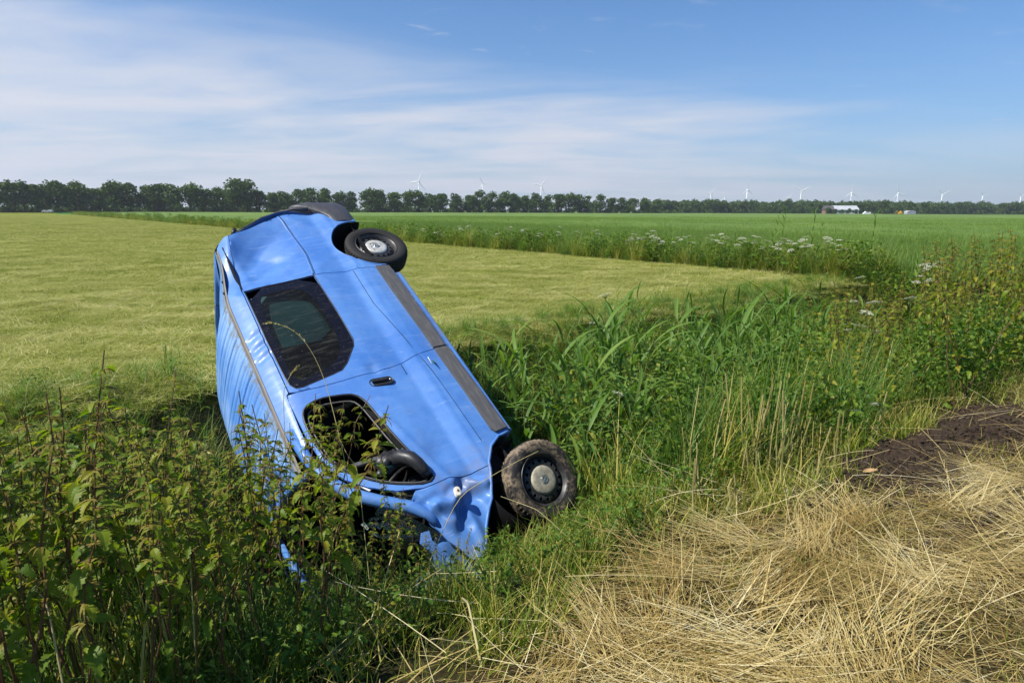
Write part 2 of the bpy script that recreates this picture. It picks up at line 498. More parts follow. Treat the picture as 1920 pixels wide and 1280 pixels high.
me = fast_mesh('ground', np.stack([gx, gy, gz], -1).reshape(-1, 3), Q, mat_ground(), smooth=True)
a = me.attributes.new('soil', 'FLOAT', 'POINT'); a.data.foreach_set('value', soil_w(gx, gy).ravel().astype(np.float32))
tag(add('ground', me), 'flat mown hay field with ditch bank and straw covered verge', kind='structure')

# ------------------------------------------------------------------ van
RW = Matrix(((0.5174, 0.2593, -0.8155), (-0.6773, -0.4584, -0.5755), (-0.523, 0.8501, -0.0616)))
q_ = RW.to_quaternion().normalized()
VAN_M = Matrix.Translation((0.2159, 5.1166, -0.9906)) @ q_.to_matrix().to_4x4()
VAN_I = VAN_M.inverted()
VI = np.array(VAN_I)
def in_van(P, pad=0.03):
    """P (n,3) world -> bool inside the van's box"""
    P = np.asarray(P, float)
    q = P @ VI[:3, :3].T + VI[:3, 3]
    return (q[:, 0] > -3.95 - pad) & (q[:, 0] < 0.55 + pad) & (np.abs(q[:, 1]) < 0.97 + pad) & (q[:, 2] > 0.15 - pad) & (q[:, 2] < 1.95 + pad)

van = empty('van', mat=VAN_M)
tag(van, 'wrecked blue panel van lying nose down on its side in the ditch', 'van')

PROF = [(-.05, .82), (.20, .92), (.28, .945), (.46, .962), (.605, .974), (.625, .966), (.65, .974), (.785, .935), (.80, .936), (1.0, .951), (1.12, .947), (1.26, .93), (1.40, .908), (1.55, .884), (1.66, .862), (1.715, .845), (1.76, .824), (1.80, .797), (1.825, .778), (1.84, .762)]
PZ = np.array([p[0] for p in PROF]); PY = np.array([p[1] for p in PROF])
def sst(a, b, x):
    t = np.clip((x - a) / (b - a), 0, 1); return t * t * (3 - 2 * t)
def seg_d(x, z, a, b):
    ax, az = a; bx, bz = b
    dx, dz = bx - ax, bz - az
    t = np.clip(((x - ax) * dx + (z - az) * dz) / (dx * dx + dz * dz), 0, 1)
    return np.hypot(x - ax - t * dx, z - az - t * dz)
def side_y(x, z, dents=True):
    y = np.interp(z, PZ, PY)
    # soft lower band
    y = y - 0.10 * np.clip((x + 0.10) / 0.6, 0, 2) ** 2
    y = y - 0.045 * np.clip((-3.30 - x) / 0.5, 0, 1) ** 2
    if not dents:
        return y
    y = y + 0.0025 * np.sin(x * 3.1 + 1.0) * np.sin(z * 5.0 + 0.4) + 0.0015 * np.sin(x * 7.3 + z * 4.0)
    # rear quarter: deep fold behind the window and a bowl above the rail
    q = (x + 3.58) * .75 - (z - 1.68) * .66 + .03 * np.sin((x * .66 + z * .75) * 9)
    lat = np.clip(1 - np.abs((x + 3.58) * .66 + (z - 1.68) * .75 - .02) / .62, 0, 1) ** .7
    prof = np.interp(q, [-.2, .06, .12, .24, .36, .42, .50, .75, 1.05], [0, 0, -.012, -.058, -.094, -.100, -.088, -.035, 0])
    y = y + 1.55 * prof * lat * sst(.52, .95, z)
    y = y - 0.018 * np.clip(1 - seg_d(x, z, (-2.78, 1.66), (-3.10, 1.30)) / 0.10, 0, 1)
    y = y + 0.012 * np.clip(1 - seg_d(x, z, (-2.80, 1.62), (-3.15, 1.62)) / 0.08, 0, 1)
    y = y - 0.012 * np.clip(1 - np.hypot((x + 3.60) / 0.15, (z - 0.80) / 0.14), 0, 1)
    # pinches in the cant rail
    for xc, w, d in ((-2.17, .030, .016), (-2.04, .030, .020), (-1.91, .034, .018)):
        y = y - d * np.exp(-((x - xc - (z - 1.72) * 0.35) / w) ** 2) * sst(1.66, 1.73, z) * (1 - sst(1.80, 1.84, z))
    # small knock at the door seam
    y = y - 0.018 * np.exp(-(((x + 1.42) / 0.055) ** 2 + ((z - 1.045) / 0.035) ** 2))
    y = y - 0.010 * np.exp(-(((x + 1.30) / 0.16) ** 2 + ((z - 0.98) / 0.16) ** 2))
    # front door belt crease and pushed in lower corner
    y = y + 0.010 * np.clip(1 - seg_d(x, z, (-0.95, 1.17), (-0.20, 0.95)) / 0.035, 0, 1)
    y = y - 0.020 * np.exp(-(((x + 0.46) / 0.12) ** 2 + ((z - 0.95) / 0.10) ** 2))
    # fender: crumpled fold, bowl beneath
    path = [(-.05, 1.24), (-.07, 1.12), (-.03, 1.05), (-.09, .97), (-.11, .90), (-.14, .84), (-.10, .74)]
    d = np.min([seg_d(x, z, path[i], path[i + 1]) for i in range(len(path) - 1)], axis=0)
    infr = sst(-.10, .02, x + 0.15 * np.sin(z * 16))
    y = y + 0.034 * np.clip(1 - d / 0.045, 0, 1) - 0.016 * np.clip(1 - np.abs(d - .07) / .04, 0, 1)
    y = y - 0.070 * infr * sst(0.66, 0.85, z)
    y = y + 0.026 * np.clip(1 - seg_d(x, z, (-.08, .93), (.26, .93)) / 0.06, 0, 1)
    y = y - 0.020 * np.clip(1 - seg_d(x, z, (.02, 1.10), (.12, .98)) / 0.06, 0, 1)
    return y
def crush(x, y, z):
    """rear of the roof pressed down"""
    k = sst(-2.55, -3.45, x)
    z = z - k * (0.10 * sst(1.55, 1.84, z) + 0.13 * sst(1.84, 1.95, z))
    return x, y, z
def P_glass(x, z):
    y = side_y(x, np.minimum(z, 1.655)) - 0.21 * np.maximum(z - 1.655, 0)
    X, Y, Z = crush(x, y, z)
    return np.stack([X, Y, Z], -1)
def P_side(sgn):
    def f(x, z):
        y = side_y(x, z, sgn > 0)
        X, Y, Z = crush(x, y, z)
        return np.stack([X, Y * sgn, Z], -1)
    return f

def resample(poly, step):
    out = []
    n = len(poly)
    for i in range(n):
        a = np.array(poly[i], float); b = np.array(poly[(i + 1) % n], float)
        k = max(1, int(np.ceil(np.linalg.norm(b - a) / step)))
        for j in range(k):
            out.append(a + (b - a) * j / k)
    return np.array(out)
def chaikin(poly, it=2):
    p = np.array(poly, float)
    for _ in range(it):
        q = np.roll(p, -1, 0)
        p = np.stack([0.75 * p + 0.25 * q, 0.25 * p + 0.75 * q], 1).reshape(-1, 2)
    return p
def area(p):
    p = np.asarray(p); q = np.roll(p, -1, 0)
    return 0.5 * np.sum(p[:, 0] * q[:, 1] - q[:, 0] * p[:, 1])
def inset(poly, d):
    p = np.array(poly, float)
    if area(p) < 0: p = p[::-1]
    n = len(p); out = []
    for i in range(n):
        a, b, c = p[i - 1], p[i], p[(i + 1) % n]
        e1 = (b - a) / (np.linalg.norm(b - a) + 1e-9); e2 = (c - b) / (np.linalg.norm(c - b) + 1e-9)
        n1 = np.array([-e1[1], e1[0]]); n2 = np.array([-e2[1], e2[0]])
        m = n1 + n2; l = np.linalg.norm(m)
        m = m / l if l > 1e-6 else n1
        k = d / max(0.4, float(m @ n1))
        out.append(b + m * k)
    return np.array(out)
def inside(pts, poly):
    x, y = pts[:, 0], pts[:, 1]
    r = np.zeros(len(pts), bool)
    p = np.asarray(poly); n = len(p)
    for i in range(n):
        x1, y1 = p[i]; x2, y2 = p[(i + 1) % n]
        if y1 == y2: continue
        c = ((y1 > y) != (y2 > y)) & (x < (x2 - x1) * (y - y1) / (y2 - y1) + x1)
        r ^= c
    return r
def poly_dist(pts, poly):
    p = np.asarray(poly); n = len(p)
    return np.min([seg_d(pts[:, 0], pts[:, 1], p[i], p[(i + 1) % n]) for i in range(n)], axis=0)

def panel_mesh(name, outline, surf, mat, holes=(), step=0.035, gap=0.0035, flange=0.014, sgn=1, lift=0.0, inward=None):
    """sheet metal panel: outline (X,Z) triangulated, lifted on to the surface, edges folded inwards"""
    out = inset(outline, gap) if gap else np.array(outline, float)
    if area(out) < 0: out = out[::-1]
    loops = [resample(out, step)] + [resample(h, step) for h in holes]
    lo, hi = out.min(0), out.max(0)
    gxs = np.arange(lo[0], hi[0], step); gzs = np.arange(lo[1], hi[1], step * 0.87)
    A, B = np.meshgrid(gxs, gzs)
    A = A + (np.arange(len(gzs)) % 2)[:, None] * step * 0.5
    pts = np.stack([A.ravel(), B.ravel()], -1)
    ok = inside(pts, loops[0]) & (poly_dist(pts, loops[0]) > step * 0.45)
    for h in loops[1:]:
        ok &= ~inside(pts, h) & (poly_dist(pts, h) > step * 0.45)
    pts = pts[ok]
    vs, es = [], []
    for l in loops:
        s = len(vs)
        vs += [Vector(p) for p in l]
        es += [(s + i, s + (i + 1) % len(l)) for i in range(len(l))]
    vs += [Vector(p) for p in pts]
    r = delaunay_2d_cdt(vs, es, [], 0, 1e-6)
    v2 = np.array([tuple(v) for v in r[0]]); tri = np.array([f for f in r[2] if len(f) == 3])
    cen = v2[tri].mean(1)
    ok = inside(cen, loops[0])
    for h in loops[1:]: ok &= ~inside(cen, h)
    tri = tri[ok]
    P = surf(v2[:, 0], v2[:, 1])
    P[:, 1] += lift * sgn
    bm = bmesh.new()
    bv = [bm.verts.new(p) for p in P]
    for t in tri:
        a, b, c = t if sgn < 0 else t[::-1]
        try: bm.faces.new((bv[a], bv[b], bv[c]))
        except ValueError: pass
    bm.verts.ensure_lookup_table()
    for v in [v for v in bm.verts if not v.link_faces]: bm.verts.remove(v)
    if flange:
        iv = Vector(inward) if inward else Vector((0, -sgn, 0))
        bes = [e for e in bm.edges if len(e.link_faces) == 1]
        mp = {}
        for e in bes:
            for v in e.verts:
                if v not in mp: mp[v] = bm.verts.new(v.co + iv * flange)
        for e in bes:
            a, b = e.verts
            l = e.link_faces[0].loops
            fl = [x for x in l if x.edge == e][0]
            a, b = fl.vert, fl.link_loop_next.vert
            bm.faces.new((b, a, mp[a], mp[b]))
            e.smooth = False
    for f in bm.faces: f.smooth = True
    me = bpy.data.meshes.new(name)
    bm.to_mesh(me); bm.free()
    me.materials.append(mat)
    return me

# --- seams traced on the side, (X forward of the front axle, Z above the road)
SEAM_R = [(-2.66, .32), (-2.69, .50), (-2.71, .82), (-2.71, 1.09), (-2.735, 1.45), (-2.755, 1.712)]
SEAM_B = [(-1.51, .30), (-1.48, .49), (-1.44, .70), (-1.40, .90), (-1.38, 1.06), (-1.38, 1.32), (-1.39, 1.49), (-1.415, 1.66), (-1.44, 1.712)]
ARCH_R = [(-2.66, .32)] + [(-3.13 + .395 * math.cos(t), .35 + .395 * math.sin(t)) for t in [R(a) for a in range(10, 181, 10)]]
quarter = SEAM_R[::-1] + ARCH_R[1:] + [(-3.56, .36), (-3.62, .54), (-3.72, .61), (-3.77, .77), (-3.80, .93), (-3.775, 1.09), (-3.72, 1.24), (-3.65, 1.40), (-3.60, 1.55), (-3.57, 1.63), (-3.35, 1.692), (-3.1, 1.71)]
slide = SEAM_B + [(-2.1, 1.712)] + SEAM_R[::-1] + [(-2.1, .30)]
REARWIN = [(-2.74, 1.695), (-2.705, 1.09), (-2.19, 1.072), (-1.80, 1.07), (-1.72, 1.095), (-1.55, 1.215), (-1.49, 1.28), (-1.475, 1.36), (-1.445, 1.60), (-1.455, 1.65), (-1.505, 1.68), (-1.60, 1.69), (-2.04, 1.698)]
CLEAR = chaikin([(-2.60, 1.64), (-2.62, 1.45), (-2.59, 1.27), (-2.42, 1.195), (-2.19, 1.175), (-1.79, 1.17), (-1.60, 1.28), (-1.545, 1.40), (-1.52, 1.62), (-1.62, 1.645)], 2)
FDWIN = chaikin([(-1.17, 1.695), (-1.25, 1.66), (-1.285, 1.55), (-1.25, 1.38), (-1.21, 1.28), (-1.12, 1.235), (-0.95, 1.205), (-.70, 1.165), (-.46, 1.105), (-.29, 1.05), (-.245, 1.12), (-.31, 1.28), (-.40, 1.42), (-.53, 1.55), (-.66, 1.64), (-.83, 1.685), (-1.0, 1.698)], 1)
door = [(-.455, .30), (-.44, .41), (-.37, .52), (-.25, .615), (-.215, .64), (-.22, .85), (-.235, .98), (-.225, 1.10), (-.225, 1.17), (-.285, 1.35), (-.40, 1.51), (-.53, 1.625), (-.70, 1.70), (-.95, 1.73), (-1.20, 1.735), (-1.36, 1.74), (-1.425, 1.73)] + SEAM_B[::-1][1:]
fender = [(-.215, .64), (-.15, .655), (-.06, .69), (.02, .74), (.10, .79), (.17, .85), (.25, .90), (.33, .945), (.37, 1.0), (.34, 1.06), (.26, 1.10), (.17, 1.16), (.08, 1.185), (-.06, 1.24), (-.20, 1.27), (-.235, 1.23), (-.225, 1.17), (-.225, 1.10), (-.235, .98), (-.22, .85)]
rail = [(-1.10, 1.742), (-1.425, 1.732), (-1.44, 1.714), (-2.1, 1.714), (-2.755, 1.714), (-3.1, 1.712), (-3.35, 1.694), (-3.57, 1.632), (-3.585, 1.70), (-3.55, 1.80), (-3.50, 1.838), (-2.6, 1.838), (-1.7, 1.838), (-1.15, 1.838), (-.95, 1.82), (-.9, 1.775), (-.95, 1.742)]
fd_arch = ARCH_R

PL = P_side(1); PR = P_side(-1)
qp = add('quarter_panel', panel_mesh('quarter_panel', quarter, PL, M_paint, step=0.026), van)
tag(qp, 'dented blue rear quarter panel')
sd = add('sliding_door', panel_mesh('sliding_door', slide, PL, M_paint, holes=[np.array(REARWIN)], step=0.03), van)
fd = add('front_door', panel_mesh('front_door', door, PL, M_paint, holes=[FDWIN], step=0.024), van)
fe = add('fender', panel_mesh('fender', fender, PL, M_paint, step=0.016), van)
tag(fe, 'crumpled blue front fender')
rl = add('roof_rail', panel_mesh('roof_rail', rail, PL, M_paint, step=0.024), van)
# right side, lying on the bank
add('quarter_panel', panel_mesh('quarter_panel', quarter, PR, M_paint, step=0.08, sgn=-1), van)
add('side_panel', panel_mesh('side_panel', slide, PR, M_paint, step=0.09, sgn=-1), van)
add('front_door', panel_mesh('front_door', door, PR, M_paint, holes=[FDWIN], step=0.07, sgn=-1), van)
add('roof_rail', panel_mesh('roof_rail', rail, PR, M_paint, step=0.07, sgn=-1), van)

# window in the sliding door: ceramic border and a clear centre
rw_o = inset(chaikin(REARWIN, 1), 0.004)
win = add('side_window', panel_mesh('side_window', rw_o, P_glass, M_frit, holes=[CLEAR], step=0.045, gap=0, flange=0, lift=-0.002), sd)
add('window_pane', panel_mesh('window_pane', CLEAR, P_glass, M_glass, step=0.06, gap=0.001, flange=0.0, lift=-0.002), sd)
for o_ in (win, bpy.data.objects['window_pane']):
    o_.data.polygons.foreach_set('use_smooth', np.zeros(len(o_.data.polygons), bool))
bmx = bmesh.new()
loop = resample(inset(REARWIN, -0.002), 0.05)
Pz = P_glass(loop[:, 0], loop[:, 1])
bm_tube(bmx, [tuple(p) for p in Pz] + [tuple(Pz[0])], 0.0045, 6, False)
add('window_seal', bm_mesh('window_seal', bmx, M_black), sd)
# board added to imitate the teal patch seen through the glass
bmx = bmesh.new()
vs = [bmx.verts.new(p) for p in [(-2.66, .80, 1.68), (-2.66, .82, 1.15), (-2.10, .82, 1.13), (-1.98, .82, 1.27), (-1.98, .80, 1.68)]]
bmx.faces.new(vs)
g = bmesh.ops.extrude_face_region(bmx, geom=bmx.faces[:])
bmesh.ops.translate(bmx, verts=[v for v in g['geom'] if isinstance(v, bmesh.types.BMVert)], vec=(0, -.012, 0))
add('teal_patch_board', bm_mesh('teal_patch_board', bmx, M_teal_patch, False), van)

# inner shell: dark tub so that gaps and openings look into a closed body
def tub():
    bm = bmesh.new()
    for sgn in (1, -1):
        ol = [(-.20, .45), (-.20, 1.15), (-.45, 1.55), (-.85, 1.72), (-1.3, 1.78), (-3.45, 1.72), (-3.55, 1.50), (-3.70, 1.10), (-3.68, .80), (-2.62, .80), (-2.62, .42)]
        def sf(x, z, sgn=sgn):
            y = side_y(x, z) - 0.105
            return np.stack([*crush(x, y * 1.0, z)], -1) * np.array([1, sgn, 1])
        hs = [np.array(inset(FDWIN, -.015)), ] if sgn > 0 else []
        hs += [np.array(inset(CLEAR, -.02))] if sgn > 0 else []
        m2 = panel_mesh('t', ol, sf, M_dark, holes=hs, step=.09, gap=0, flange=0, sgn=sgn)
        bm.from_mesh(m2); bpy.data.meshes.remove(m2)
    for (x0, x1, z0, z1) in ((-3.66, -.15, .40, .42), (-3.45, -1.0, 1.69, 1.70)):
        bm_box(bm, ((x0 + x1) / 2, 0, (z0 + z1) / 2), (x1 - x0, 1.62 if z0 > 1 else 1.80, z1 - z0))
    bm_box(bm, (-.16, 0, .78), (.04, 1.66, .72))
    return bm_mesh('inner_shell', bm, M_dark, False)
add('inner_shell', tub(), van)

# roof with pressed ribs
def header_x(y):
    return -0.74 - 0.34 * np.clip((.73 - y) / 1.13, 0, 1.2) ** 0.8 - 0.22 * np.clip((-.38 - y) / .35, 0, 1)
def roof():
    xs = np.linspace(0, 1, 420); ys = np.linspace(-.732, .732, 45)
    A, B = np.meshgrid(xs, ys, indexing='ij')
    A = -3.52 + A * (header_x(B) + 3.52)
    Z = 1.850 + 0.105 * (1 - (np.abs(B) / .75) ** 2.4)
    rib = np.zeros_like(A)
    inn = sst(.73, .62, np.abs(B))
    for k, xc in enumerate(np.arange(-3.36, -0.80, 0.215)):
        sk = .015 * math.sin(k * 2.3)
        d = A - xc - sk
        rib += -(0.020 if k % 2 else 0.013) * np.exp(-(d / .011) ** 2) + .004 * sst(.0, .02, d) * sst(.075, .055, d)
        rib += -.007 * np.exp(-((d - .085) / .009) ** 2) - .006 * np.exp(-((d - .135) / .009) ** 2)
    Z = Z + rib * inn
    Z = Z + 0.006 * np.sin(A * 2.2 + B * 3.0) * sst(.73, .3, np.abs(B)) + 0.02 * np.exp(-(((A + 2.6) / .3) ** 2 + ((B + .45) / .22) ** 2))
    Z = Z + 0.045 * np.exp(-(((A + 2.05) / .45) ** 2 + ((B + .25) / .35) ** 2))
    Z = Z - 0.03 * sst(-.16, 0, A - header_x(B))
    X, Y, Z = crush(A, B, Z)
    n, m = A.shape
    I = np.arange(n * m).reshape(n, m)
    q = np.stack([I[:-1, :-1], I[1:, :-1], I[1:, 1:], I[:-1, 1:]], -1).reshape(-1, 4)
    return fast_mesh('roof', np.stack([X, Y, Z], -1).reshape(-1, 3), q, M_roof, smooth=True)
rf = add('roof', roof(), van)
def gutter(sgn):
    bm = bmesh.new()
    xs = np.arange(-3.46, -.74, .06)
    rows = []
    for x in xs:
        w = .004 * math.sin(x * 9) + .003 * math.sin(x * 23)
        pts = [(x, .768, 1.838), (x, .764 + w * .3, 1.850), (x, .748, 1.853), (x, .744, 1.842), (x, .730, 1.843), (x, .724 + w, 1.862)]
        rows.append([bm.verts.new((crush(np.array(a), 0, np.array(c))[0], b * sgn, crush(np.array(a), 0, np.array(c))[2])) for a, b, c in pts])
    for r0, r1 in zip(rows[:-1], rows[1:]):
        for k in range(5):
            f = (r0[k], r1[k], r1[k + 1], r0[k + 1])
            bm.faces.new(f if sgn > 0 else f[::-1])
    return bm_mesh('gutter_trim', bm, M_gut, True, R(25))
gt = add('gutter_trim', gutter(1), rf); add('gutter_trim', gutter(-1), rf)
for x in (-3.02, -2.86):
    bm = bmesh.new()
    z = float(crush(np.array(x), 0, np.array(1.858))[2])
    bm_lathe(bm, [(0.0, .010), (.010, .010), (.013, .004), (.013, -.01)], 12)
    bmesh.ops.transform(bm, matrix=Matrix.Translation((x, .738, z)) @ Matrix.Rotation(R(90), 4, 'X'), verts=bm.verts)
    add('rack_bolt', bm_mesh('rack_bolt', bm, M_black), rf)

# rear face with two doors
def rear_face(y0, y1, name):
    ed = [(-3.60, .42), (-3.66, .54), (-3.745, .61), (-3.79, .77), (-3.82, .93), (-3.80, 1.09), (-3.745, 1.24), (-3.675, 1.40), (-3.625, 1.55), (-3.60, 1.66), (-3.575, 1.78), (-3.54, 1.86), (-3.52, 1.93)]
    z = np.array([e[1] for e in ed]); x = np.array([e[0] for e in ed])
    zs = np.linspace(.42, 1.93, 40); ts = np.linspace(y0, y1, 14)
    A, T = np.meshgrid(zs, ts, indexing='ij')
    W = np.interp(A, PZ, PY) - 0.03
    W = np.where(A > 1.84, .76 - (A - 1.84) * 4.5, W)
    Y = T * W
    X = np.interp(A, z, x) - 0.055 * (1 - np.abs(T) ** 5) + 0.02 * np.sin(A * 7) * np.sin(Y * 5)
    X2, Y2, Z2 = crush(X, Y, A)
    n, m = A.shape
    I = np.arange(n * m).reshape(n, m)
    q = np.stack([I[:-1, :-1], I[:-1, 1:], I[1:, 1:], I[1:, :-1]], -1).reshape(-1, 4)[:, ::-1]
    return fast_mesh(name, np.stack([X2, Y2, Z2], -1).reshape(-1, 3), q, M_paint, smooth=True)
add('rear_door', rear_face(.01, 1.0, 'rear_door'), van); add('rear_door', rear_face(-1.0, -.01, 'rear_door'), van)
for (x, z, l) in ((-3.70, 1.53, .10), (-3.66, 1.36, .07)):
    bm = bmesh.new()
    bm_box(bm, (x, .80, z), (l, .05, .035), Matrix.Rotation(R(-25), 3, 'Y'), .006)
    add('door_hinge', bm_mesh('door_hinge', bm, M_black), van)
bm = bmesh.new()
bm_box(bm, (-3.735, .80, 1.18), (.05, .07, .20), Matrix.Rotation(R(-18), 3, 'Y'), .012)
add('tail_lamp', bm_mesh('tail_lamp', bm, M_red), van)

# rear bumper wrapping the corner
def bumper():
    bm = bmesh.new()
    path = [(-3.53, .955, 0), (-3.64, .962, .0), (-3.75, .955, 0), (-3.87, .94, 0), (-3.965, .895, 0), (-4.02, .81, 0), (-4.045, .62, 0), (-4.055, .3, 0), (-4.055, -.3, 0), (-4.045, -.62, 0), (-4.02, -.81, 0), (-3.965, -.895, 0), (-3.87, -.94, 0), (-3.70, -.955, 0), (-3.53, -.955, 0)]
    prof = [(-.10, .66), (-.012, .655), (0, .64), (.006, .55), (.004, .46), (-.02, .38), (-.06, .335), (-.14, .325)]
    rows = []
    for i, p in enumerate(path):
        a = Vector(path[max(i - 1, 0)]); c = Vector(path[min(i + 1, len(path) - 1)])
        d = (c - a).normalized(); nrm = Vector((d.y, -d.x, 0))
        nrm = -nrm if nrm.dot(Vector((p[0] + 3.2, p[1], 0))) < 0 else nrm
        f = min(1.0, i / 3.0)
        tz = .60 if i == 0 else 0.66
        rows.append([bm.verts.new((p[0] + nrm.x * o, p[1] + nrm.y * o, z + ((-.06 * (1 - f) + .24 * max(0, min(1, (i - 1.5) / 2.5)) * (1 if i < 9 else 0)) if z > .6 else 0))) for o, z in prof])
    for r0, r1 in zip(rows[:-1], rows[1:]):
        for k in range(len(prof) - 1):
            bm.faces.new((r0[k], r1[k], r1[k + 1], r0[k + 1]))
    bmesh.ops.recalc_face_normals(bm, faces=bm.faces)
    bmesh.ops.subdivide_edges(bm, edges=bm.edges[:], cuts=1, use_grid_fill=True, smooth=0.6)
    bmesh.ops.solidify(bm, geom=bm.faces[:], thickness=-0.006)
    return bm_mesh('rear_bumper', bm, M_bump, True, R(50))
rb = add('rear_bumper', bumper(), van)
bm = bmesh.new()
bm_tube(bm, [(-3.80, .945, .77), (-3.86, .92, .90), (-3.88, .88, 1.05), (-3.86, .84, 1.22), (-3.78, .80, 1.40), (-3.70, .79, 1.55)], [.022, .016, .012, .010, .008, .005], 6)
bmesh.ops.transform(bm, matrix=Matrix.Identity(4), verts=bm.verts)
st = add('bumper_strip', bm_mesh('bumper_strip', bm, M_bump), van)
tag(st, 'torn grey bumper strip along the rear edge')
bm = bmesh.new()
bm_lathe(bm, [(0, .004), (.009, .004), (.012, .0), (.012, -.01)], 12)
bmesh.ops.transform(bm, matrix=Matrix.Translation((-3.86, .935, .52)) @ Matrix.Rotation(R(35), 4, 'Z'), verts=bm.verts)
add('tow_cover', bm_mesh('tow_cover', bm, M_black), rb)

# side rail, waist rib, lower mouldings
def ribbon(name, pts, r, mat, parent, lift=0.0, n=6):
    bm = bmesh.new()
    pts = resample_line(pts, .05)
    P = PL(pts[:, 0], pts[:, 1]); P[:, 1] += lift
    bm_tube(bm, [tuple(p) for p in P], r, n)
    return add(name, bm_mesh(name, bm, mat), parent)
def resample_line(pts, step):
    out = [np.array(pts[0], float)]
    for a, b in zip(pts[:-1], pts[1:]):
        a = np.array(a, float); b = np.array(b, float); k = max(1, int(np.ceil(np.linalg.norm(b - a) / step)))
        out += [a + (b - a) * j / k for j in range(1, k + 1)]
    return np.array(out)
RAILP = [(-2.72, 1.088), (-3.04, 1.048), (-3.26, 1.046), (-3.5, 1.052), (-3.67, 1.07), (-3.77, 1.09)]
ribbon('slide_rail', RAILP, .009, M_paint, qp, .001)
ribbon('rail_slot', [(x, z - .018) for x, z in RAILP], .0045, M_dark, qp, -.002)
ribbon('body_crease', [(-2.715, .665), (-2.80, .668), (-2.90, .70)], .004, M_paint, qp, -.001)
def moulding(name, o, parent):
    me_ = panel_mesh(name, o, PL, M_trim, step=.05, gap=.002, flange=.03, lift=.022)
    ob = add(name, me_, parent)
    md = ob.modifiers.new('round', 'BEVEL'); md.width = .008; md.segments = 2; md.limit_method = 'ANGLE'; md.angle_limit = R(60)
    return ob
moulding('sill_moulding', [(-1.50, .335), (-1.49, .462), (-2.05, .478), (-2.695, .492), (-2.695, .345), (-2.1, .330)], sd)
moulding('sill_moulding', [(-.50, .30), (-.482, .42), (-.515, .442), (-.9, .448), (-1.475, .46), (-1.485, .325), (-1.0, .305)], fd)
ribbon('crease_shade_line', [(-2.69, .715), (-2.19, .715), (-1.66, .65), (-1.46, .625)], .0028, M_dark, sd, -.0005)  # black line paints in the shade of the pressed crease
ribbon('crease_shade_line', [(-1.44, .62), (-1.23, .60), (-.79, .585), (-.44, .575)], .0028, M_dark, fd, -.0005)  # same painted shade line, carried on along the front door
# sill below the doors
bm = bmesh.new()
bm_box(bm, (-1.56, .88, .275), (2.16, .10, .07), None, .02)
add('sill', bm_mesh('sill', bm, M_paint, True, R(40)), van)
bm = bmesh.new()
bm_box(bm, (-1.56, -.88, .275), (2.16, .10, .07), None, .02)
add('sill', bm_mesh('sill', bm, M_paint, True, R(40)), van)

# fittings on the front door
def pill(L, Wd, n=10):
    r = Wd / 2; p = []
    for a in np.linspace(-90, 90, n): p.append((L / 2 - r + r * math.cos(R(a)), r * math.sin(R(a))))
    for a in np.linspace(90, 270, n): p.append((-L / 2 + r + r * math.cos(R(a)), r * math.sin(R(a))))
    return p
def handle():
    bm = bmesh.new()
    rings = []
    for (s, d) in ((1.0, 0.0), (1.0, .008), (.93, .012), (.86, .006)):
        rings.append([bm.verts.new((y * s * 1.0, d, x * (s if s == 1 else s + .03))) for x, y in pill(.20, .085, 8)])
    for a, b in zip(rings[:-1], rings[1:]):
        n = len(a)
        for k in range(n): bm.faces.new((a[k], a[(k + 1) % n], b[(k + 1) % n], b[k]))
    bm.faces.new(rings[-1])
    bmesh.ops.recalc_face_normals(bm, faces=bm.faces)
    return bm
hx, hz = -1.262, 1.04
hy = float(side_y(np.array(hx), np.array(hz)))
hm = Matrix.Translation((hx, hy, hz)) @ Matrix.Rotation(R(-7), 4, 'Y') @ Matrix.Rotation(R(4), 4, 'X')
bm = handle(); bmesh.ops.transform(bm, matrix=hm, verts=bm.verts)
dh = add('door_handle', bm_mesh('door_handle', bm, M_black, True, R(35)), fd)
bm = bmesh.new()
bm_box(bm, (-.012, .018, .012), (.036, .014, .135), None, .006)
bmesh.ops.transform(bm, matrix=hm, verts=bm.verts)
add('grip', bm_mesh('grip', bm, M_black, True, R(40)), fd)
bm = bmesh.new()
bm_lathe(bm, [(0, .006), (.008, .006), (.011, .003), (.011, -.004)], 14)
bmesh.ops.transform(bm, matrix=hm @ Matrix.Translation((-.008, .010, -.076)), verts=bm.verts)
add('lock', bm_mesh('lock', bm, M_chrome), fd)
ribbon('fuel_flap_line', [(-1.41, .80), (-1.29, .80)], .0035, M_dark, fd, 0.0)
ribbon('paint_scrape', [(-1.40, .56), (-1.31, .565)], .003, M_white, fd, 0.001)
